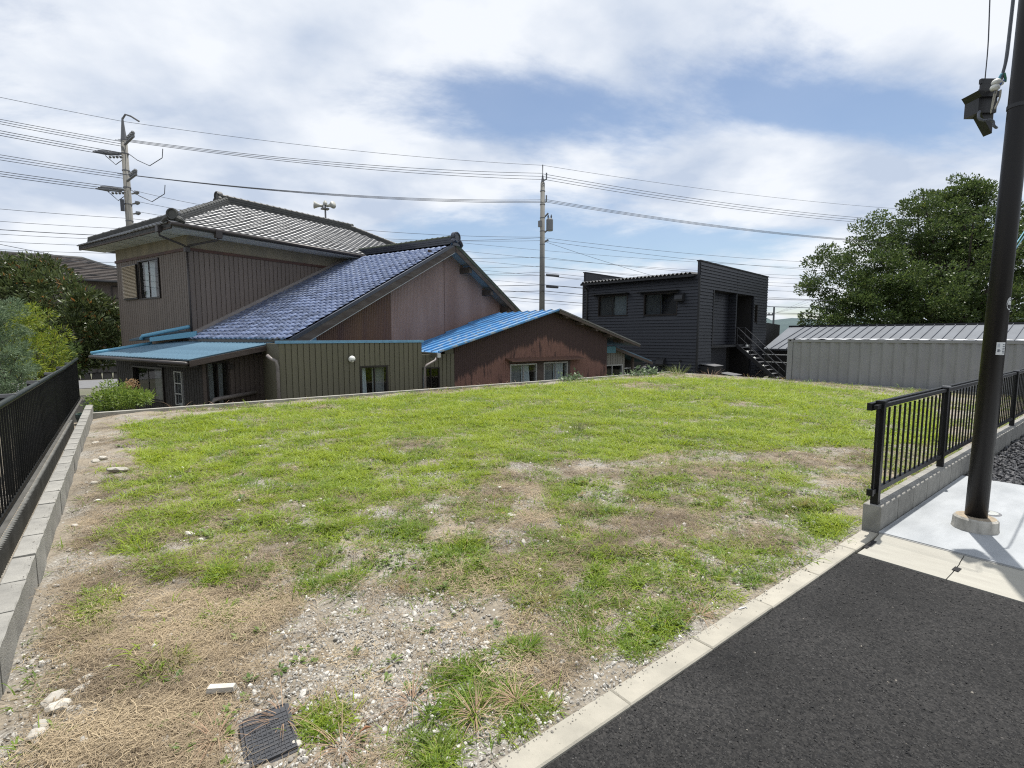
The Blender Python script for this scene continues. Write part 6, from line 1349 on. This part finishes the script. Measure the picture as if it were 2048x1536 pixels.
# straw
st_ = [clump('straw_clump', 26, 0.10, 0.12, 0.0024, 0.06, 0.05, 4, LM_straw, r5, flat=True) for _ in range(8)]
def sden(x, y):
    g = greenness(x, y); left = np.clip(1.15 - (x + 0.1) / 1.1, 0, 1) * np.clip((8.5 - y) / 3, 0.55, 1); n = fbm(x + 5, y + 9, 1.3)
    k = 0.03 + 0.16 * np.clip(n - 0.45, 0, 1) * 3 + 0.25 * left * np.clip(0.35 + (fbm(x + 13, y + 7, 2.3) - 0.35) * 3.5, 0.2, 1.3); k = np.where(inpoly(x, y, GR), k * 0.12, k)
    for (a, b, rx, ry) in DRY: k = k + (0.9 if a > 11 else 0.35) * np.exp(-((x - a) / rx) ** 2 - ((y - b) / ry) ** 2)
    return np.clip(k * (1 - 0.7 * g), 0, 1) * (y > 1.5) * (x > -0.36) * ~((x > 0.17) & (x < 0.55) & (y > 1.70) & (y < 2.15))
x, y = samples_near(sden, 105000); n = len(x); print('straw', n); d = dist(x, y)
pinkish = np.exp(-((x - 11.9) / 1.5) ** 2 - ((y - 9.1) / 1.6) ** 2)
hue = np.clip(0.42 + (fbm(x + 2, y + 8, 2.8) - 0.5) * 1.2 + r5.normal(0, 0.24, n) + 0.15 * pinkish, 0, 1)
scatter('straw', np.stack([x, y, lotz(x, y) + 0.002], 1), (0.7 + 0.035 * np.clip(d, 0, 14)) * r5.uniform(0.6, 1.3, n), rots(n, 0.08), hue, st_, 'dry tan straw and dead grass lying over the lot')
# pebbles
pb = []
for _ in range(7): pb.append(bpy.data.objects.new('pebble', pebble('pebble', M_peb, r5)))
def pden(x, y):
    k = np.where(inpoly(x + (fbm(x, y, 6) - .5) * .7 + r5.normal(0, .08, len(x)), y + (fbm(x + 9, y, 5) - .5) * .7 + r5.normal(0, .08, len(x)), GR), 0.9, 0.20 + 0.26 * np.clip(fbm(x + 3, y, 1.1) - 0.45, 0, 1) * 5); return np.clip(k * (1 - 0.4 * greenness(x, y)), 0, 1) * np.clip(1.35 - dist(x, y) / 13, 0, 1) * ~((x > 0.265) & (x < 0.46) & (y > 1.785) & (y < 2.08))
x, y = samples_near(pden, 200000); n = len(x); print('pebble', n)
scatter('pebbles', np.stack([x, y, lotz(x, y) + 0.001], 1), np.clip(r5.lognormal(np.log(0.0056), 0.5, n), 0.0028, 0.02) * (0.9 + 0.05 * dist(x, y)), r5.uniform(0, 6.28, (n, 3)), np.clip(r5.normal(0.45, 0.27, n), 0, 1), pb, 'small pale pebbles and crushed stone in the soil')
n = 900; x = r5.uniform(-0.45, 4.4, n); y = 1.335 - np.abs(r5.normal(0, 0.03, n)); x2 = -0.485 - np.abs(r5.normal(0, 0.02, 200)); y2 = r5.uniform(2, 11, 200)
scatter('soil_crumbs', np.stack([np.r_[x, x2], np.r_[y, y2], np.r_[np.full(n, 0.010), np.full(200, 0.165)]], 1), np.clip(r5.lognormal(np.log(0.0024), 0.5, n + 200), 0.001, 0.008), r5.uniform(0, 6.28, (n + 200, 3)), np.clip(r5.normal(0.2, 0.2, n + 200), 0, 1), [bpy.data.objects.new('crumb', pebble('crumb', M_peb, r5)) for _ in range(3)], 'crumbs of soil spilled over the kerb stones')
db = [bpy.data.objects.new('dark_pebble', pebble('dark_pebble', M_dpeb, r5)) for _ in range(6)]
x = 6.87 + r5.random(26000) ** 1.5 * 8.0; y = r5.uniform(-3.2, 1.2, 26000); n = len(x)
scatter('gravel', np.stack([x, y, r5.uniform(0.0, 0.03, n)], 1), r5.uniform(0.014, 0.032, n), r5.uniform(0, 6.28, (n, 3)), np.clip(r5.normal(0.4, 0.25, n), 0, 1), db, 'dark crushed gravel beyond the concrete slab')

# small broad-leaved weeds between the grass
def rosette(name, m, rng):
    V = []; F = []
    for _ in range(int(rng.integers(7, 14))):
        a = rng.uniform(0, 2 * pi); l = rng.uniform(0.02, 0.05); w = l * rng.uniform(0.35, 0.6); z0 = rng.uniform(0.004, 0.02); up_ = rng.uniform(0.1, 0.8); k = len(V); b = rng.uniform(0, 0.02)
        p = lambda t, s, z: (cos(a) * (b + t) - sin(a) * s, sin(a) * (b + t) + cos(a) * s, z)
        V += [p(0, 0, z0), p(l * .5, w / 2, z0 + l * .5 * up_), p(l, 0, z0 + l * .7 * up_), p(l * .5, -w / 2, z0 + l * .5 * up_)]; F.append((k, k + 1, k + 2, k + 3))
    me = rawmesh(name, V, F); me.materials.append(m); return bpy.data.objects.new(name, me)
LM_broad = leafmat('broad_leaf_weed', (0.085, 0.14, 0.03), (0.19, 0.26, 0.06), (0.26, 0.19, 0.08), 0.3, 0.5, attr='hue')
rs = [rosette('broad_leaf', LM_broad, r5) for _ in range(7)]
x, y = samples_near(lambda x, y: 0.5 * np.clip((fbm(x + 41, y + 3, 2.6) - 0.45) * 5, 0.03, 1) * (y > 1.38) * np.clip((x + 0.4) / 1.0, 0, 1) * np.where(inpoly(x, y, GR), 0.25, 1), 11000); n = len(x)
scatter('low_weeds', np.stack([x, y, lotz(x, y)], 1), r5.uniform(0.4, 1.0, n) * (0.75 + 0.06 * dist(x, y)), rots(n), np.clip(r5.normal(0.4, 0.28, n), 0, 1), rs, 'low broad-leaved weeds scattered between the grass')
# coarse grit standing proud of the asphalt
ab = [bpy.data.objects.new('grit', pebble('grit', leafmat('asphalt_grit', (0.009, 0.009, 0.0095), (0.048, 0.046, 0.043), (0.2, 0.18, 0.15), 0.0, 0.6, attr='hue'), r5)) for _ in range(5)]
rr_ = np.exp(r5.uniform(np.log(1.3), np.log(9), 150000)); a_ = r5.uniform(-0.6, 1.1, 150000); x = rr_ * np.cos(a_); y = rr_ * np.sin(a_)
k = (x < 3.895) & (y < 1.2) & (y > -3) & (x > 0.2); x, y = x[k], y[k]; n = len(x)
scatter('road_grit', np.stack([x, y, np.full(n, -0.0070)], 1), np.clip(r5.lognormal(np.log(0.0036), 0.3, n), 0.002, 0.007) * (0.8 + 0.10 * dist(x, y)), r5.uniform(0, 6.28, (n, 3)), np.clip(r5.beta(1.5, 2.2, n) * 0.94 + (r5.random(n) > 0.996) * 1.0, 0, 1), ab, 'coarse dark grit of the fresh asphalt surface')
# weeds along the far edges
def weed(name, label, c, nb, L, w, m, R=0.12, up=1.6, curve=1.2, cat='weed', seed=1, group=None):
    rng = np.random.default_rng(seed); V = []; F = []
    for _ in range(nb):
        a = rng.uniform(0, 2 * pi); r = R * sqrt(rng.random()); v, f = strip((c[0] + r * cos(a), c[1] + r * sin(a), c[2]), (cos(a), sin(a), up * rng.uniform(0.5, 1.6)), L * rng.uniform(0.4, 1.2), w, curve * rng.uniform(0.4, 1.6), 6, rng)
        k = len(V); V += v; F += [tuple(i + k for i in q) for q in f]
    return mk(name, V, F, m, label=label, cat=cat, group=group)
LMg = leafmat('weed_blade', (0.09, 0.13, 0.03), (0.20, 0.25, 0.06), None, 0.3, 0.5); LMd = leafmat('dead_weed_blade', (0.22, 0.14, 0.09), (0.42, 0.29, 0.19), None, 0.2, 0.7)
weed('grass_tuft', 'tall green grass tuft on the far corner edge of the lot', (17.0, 11.5, 0.0), 80, 0.52, 0.012, LMg, 0.35, 1.9, 0.9, seed=1)
weed('grass_tuft', 'grey-green upright weed tuft standing in the middle of the grass', (5.6, 5.55, 0.0), 60, 0.26, 0.005, leafmat('grey_weed', (0.10, 0.12, 0.05), (0.19, 0.21, 0.09), None, 0.2, 0.6), 0.1, 2.4, 0.5, seed=2)
for k, (a, b) in enumerate([(6.9, 12.0), (7.35, 11.95), (7.8, 12.02), (8.3, 11.98), (8.9, 12.0), (9.5, 11.97), (6.4, 11.9), (0.9, 12.05), (1.6, 12.06)]):
    weed('dead_weed', 'dried curling brown weed along the back wall of the lot', (a, b, 0.0), 60, 0.30, 0.006, LMd, 0.28, 0.9, 2.0, seed=20 + k, group='dried weeds along the back wall')
for k, (a, b) in enumerate([(16.2, 9.8), (16.8, 8.6), (17.0, 7.4), (16.4, 11.2), (17.1, 10.2)]):
    weed('dead_weed', 'sparse dried straw weed along the container side of the lot', (a, b, 0.0), 40, 0.40, 0.007, LMd, 0.3, 1.4, 1.3, seed=40 + k, group='dried weeds by the container')
LMw = leafmat('leafy_weed_leaf', (0.09, 0.14, 0.07), (0.22, 0.28, 0.17), None, 0.3, 0.5)
for k, (a, b, s) in enumerate([(11.7, 11.95, 0.45), (15.2, 12.05, 0.6), (16.0, 12.0, 0.5)]):
    rng = np.random.default_rng(60 + k); P = np.stack([a + rng.normal(0, s * 0.6, 130), b + rng.normal(0, 0.10, 130), np.abs(rng.normal(0.08, 0.09, 130))], 1); D = rng.normal(size=(130, 3)) + np.array([0, 0, 0.5]); v, q = leafcloud(P, D, 0.13, 0.07, rng=rng)
    me = fastmesh('leafy_weed', v, quads=q, m=LMw); link('leafy_weed', me, None, label='pale leafy weed sprawling on the back edge of the lot', cat='weed', group='leafy weeds on the back edge')
for k, (a, b) in enumerate([(0.42, 2.0), (1.02, 1.55), (0.86, 1.78), (1.2, 1.52), (0.55, 1.72), (2.35, 1.42), (0.2, 2.05)]):
    weed('dead_tuft', 'dried straw-coloured grass tuft with splayed stems near the kerb', (a, b, 0.0), 38, 0.16, 0.0028, LM_straw if False else LMd, 0.035, 0.7, 1.0, seed=80 + k, group='dried splayed tufts near the kerb')

# loose stones
r6 = np.random.default_rng(6); M_st = mat('pale_stone', (0.52, 0.49, 0.43), 0.9, col2=(0.36, 0.33, 0.28), scale=30, detail=6, rnd=0.18, bump=0.4, bscale=90); M_stg = mat('blue_grey_stone', (0.11, 0.12, 0.135), 0.85, col2=(0.16, 0.165, 0.17), scale=25, rnd=0.15); M_sto = mat('ochre_stone', (0.40, 0.25, 0.12), 0.9, col2=(0.3, 0.18, 0.1), scale=25)
stm = []
for k in range(8): stm.append(pebble('stone', M_st, r6, 2))
grey = pebble('stone', M_stg, r6, 2); och = pebble('stone', M_sto, r6, 2)
ST = [(-0.19, 2.78, .028), (-0.22, 2.7, .035), (-0.3, 2.69, .045), (-0.32, 2.5, .04), (-0.24, 2.57, .025), (-0.19, 2.31, .02), (-0.0, 2.54, .025), (0.02, 2.58, .018), (2.46, 3.2, .035), (2.18, 2.68, .026), (2.14, 3.28, .022), (1.94, 3.02, .02), (2.5, 2.62, .025), (2.65, 2.59, .018), (2.19, 2.29, .02), (2.0, 2.3, .02), (1.23, 1.71, .022), (1.23, 1.75, .02), (1.33, 1.93, .018), (1.3, 1.78, .016), (1.13, 2.4, .02), (0.98, 2.05, .016), (0.65, 1.83, .018), (2.86, 3.9, .03), (3.02, 3.78, .02), (0.32, 4.39, .045), (-0.25, 7.86, .06), (-0.32, 7.76, .05), (3.28, 1.85, .025), (4.54, 1.87, .03), (1.37, 1.4, .02), (1.11, 1.84, .014), (1.45, 2.31, .014), (1.39, 2.46, .016), (0.42, 1.83, .02), (-0.33, 2.47, .035), (-0.36, 9.2, .06), (-0.3, 6.6, .05), (-0.25, 5.9, .045), (-0.37, 5.2, .03), (-0.37, 4.7, .03), (-0.1, 6.9, .09), (-0.28, 2.62, .05)]
for k, (a, b, s) in enumerate(ST):
    o = bpy.data.objects.new('stone', stm[k % 8]); COL.objects.link(o); o.location = (a, b, float(lotz(a, b)) + s * 0.25); o.scale = (s * r6.uniform(0.8, 1.3), s * r6.uniform(0.6, 1), s * 0.75); o.rotation_euler = (r6.normal(0, .2), r6.normal(0, .2), r6.uniform(0, 6.28)); tag(o, 'pale broken stone lying loose on the dry lot', 'stone', 'pale loose stones on the lot')
for (a, b, s, me, lb, gp) in [(2.11, 2.77, .035, grey, 'rounded blue-grey stone among the sparse grass', 'blue-grey stones'), (2.35, 2.85, .025, grey, 'rounded blue-grey stone among the sparse grass', 'blue-grey stones'), (3.27, 2.02, .03, grey, 'rounded blue-grey stone among the sparse grass', 'blue-grey stones'), (2.46, 3.32, .026, och, 'orange-brown stone beside a white stone', None), (1.80, 2.72, .018, och, 'small ochre stone at the edge of a grass tuft', None)]:
    o = bpy.data.objects.new('stone', me); COL.objects.link(o); o.location = (a, b, float(lotz(a, b)) + s * 0.2); o.scale = (s, s * 0.8, s * 0.7); o.rotation_euler = (0, 0, a * 5); tag(o, lb, 'stone', gp)
o = bpy.data.objects.new('tile_shard', rawmesh('tile_shard', *(lambda k: (k.v, k.f))(MB().hex([(-.055, -.014, 0), (.055, -.018, 0), (.06, .012, 0), (-.05, .016, 0), (-.05, -.012, .022), (.05, -.015, .02), (.054, .01, .02), (-.045, .013, .024)])))); COL.objects.link(o); o.data.materials.append(M_st); o.location = (0.25, 2.32, 0.0); o.rotation_euler = (0.05, 0.04, radians(-25)); tag(o, 'white oblong concrete shard lying on the straw', 'shard')

# black valve box lid near the kerb
VB = thing('valve_box_lid', 'black ribbed plastic valve box lid set in the gravel', 'valve box', (0.36, 1.925, 0.0))
vx = Vector((0.155, -0.002, 0)).normalized(); vy = Vector((-0.02, -0.255, 0)).normalized(); o0 = Vector((0.285, 2.06, 0.0)); WL, HL = 0.155, 0.255
def vb(mb, u0, u1, v0, v1, z0, z1): 
    p = lambda u, v, z: o0 + vx * u + vy * v + Vector((0, 0, z)); mb.hex([p(u0, v1, z0), p(u1, v1, z0), p(u1, v0, z0), p(u0, v0, z0), p(u0, v1, z1), p(u1, v1, z1), p(u1, v0, z1), p(u0, v0, z1)]); return mb
M_lid = mat('black_lid_plastic', (0.035, 0.037, 0.042), 0.5, col2=(0.05, 0.05, 0.053), scale=20)
vb(MB(), -0.012, WL + 0.012, -0.008, HL + 0.012, -0.05, 0.004).build('frame', M_lid, VB)
vb(MB(), 0, WL, 0, HL, -0.03, 0.012).build('lid', M_lid, VB)
rb = MB()
for k in range(1, 9): vb(rb, 0.004 + k * 0.0165, 0.0065 + k * 0.0165, 0.055, HL - 0.012, 0.0121, 0.0148)
for k in range(1, 11): vb(rb, 0.006, WL - 0.006, 0.05 + k * 0.0185, 0.0525 + k * 0.0185, 0.0121, 0.0145)
for k in range(30):
    u = r6.uniform(0.012, WL - 0.03); v = r6.uniform(0.06, HL - 0.03); vb(rb, u, u + r6.uniform(0.008, 0.02), v, v + 0.003, 0.0121, 0.0146) if k % 2 else vb(rb, u, u + 0.003, v, v + r6.uniform(0.008, 0.02), 0.0121, 0.0146)
for k in range(5): vb(rb, 0.012 + k * 0.03, 0.0145 + k * 0.03, 0.006, 0.04, 0.0121, 0.0145)
vb(rb, 0.004, WL - 0.004, 0.0, 0.004, 0.0121, 0.0148); vb(rb, 0.004, WL - 0.004, 0.041, 0.046, 0.0121, 0.0148); vb(rb, 0, 0.004, 0, HL, 0.0121, 0.0148); vb(rb, WL - 0.004, WL, 0, HL, 0.0121, 0.0148); vb(rb, 0.004, WL - 0.004, HL - 0.005, HL, 0.0121, 0.0148)
rb.build('ribs', M_lid, VB)
c = o0 + vx * 0.075 + vy * 0.026
MB().lathe((c.x, c.y, 0.0122), [(0.0175, 0), (0.0175, 0.0055), (0.0125, 0.0058)], 18).build('key_rim', M_lid, VB); MB().lathe((c.x, c.y, 0.0165), [(0.0124, 0), (0.0124, 0.0018)], 18).build('key_hole', M_dark, VB)
# small bits
mb = MB(); mb.tube([(2.56, 1.31, 0.012), (2.58, 1.30, 0.015), (2.61, 1.295, 0.012), (2.60, 1.285, 0.013)], 0.0035, 5); mb.build('tape_scrap', mat('silver_tape', (0.5, 0.5, 0.5), 0.4), label='scrap of silvery tape stuck on a kerb stone', cat='scrap')
mb = MB(); mb.tube([(0.62, 1.73, 0.012), (0.645, 1.735, 0.016), (0.665, 1.73, 0.012)], [0.002, 0.007, 0.002], 6); mb.build('brown_leaf', mat('brown_curled_leaf', (0.20, 0.09, 0.04), 0.8), label='small brown curled leaf on the gravel', cat='leaf')
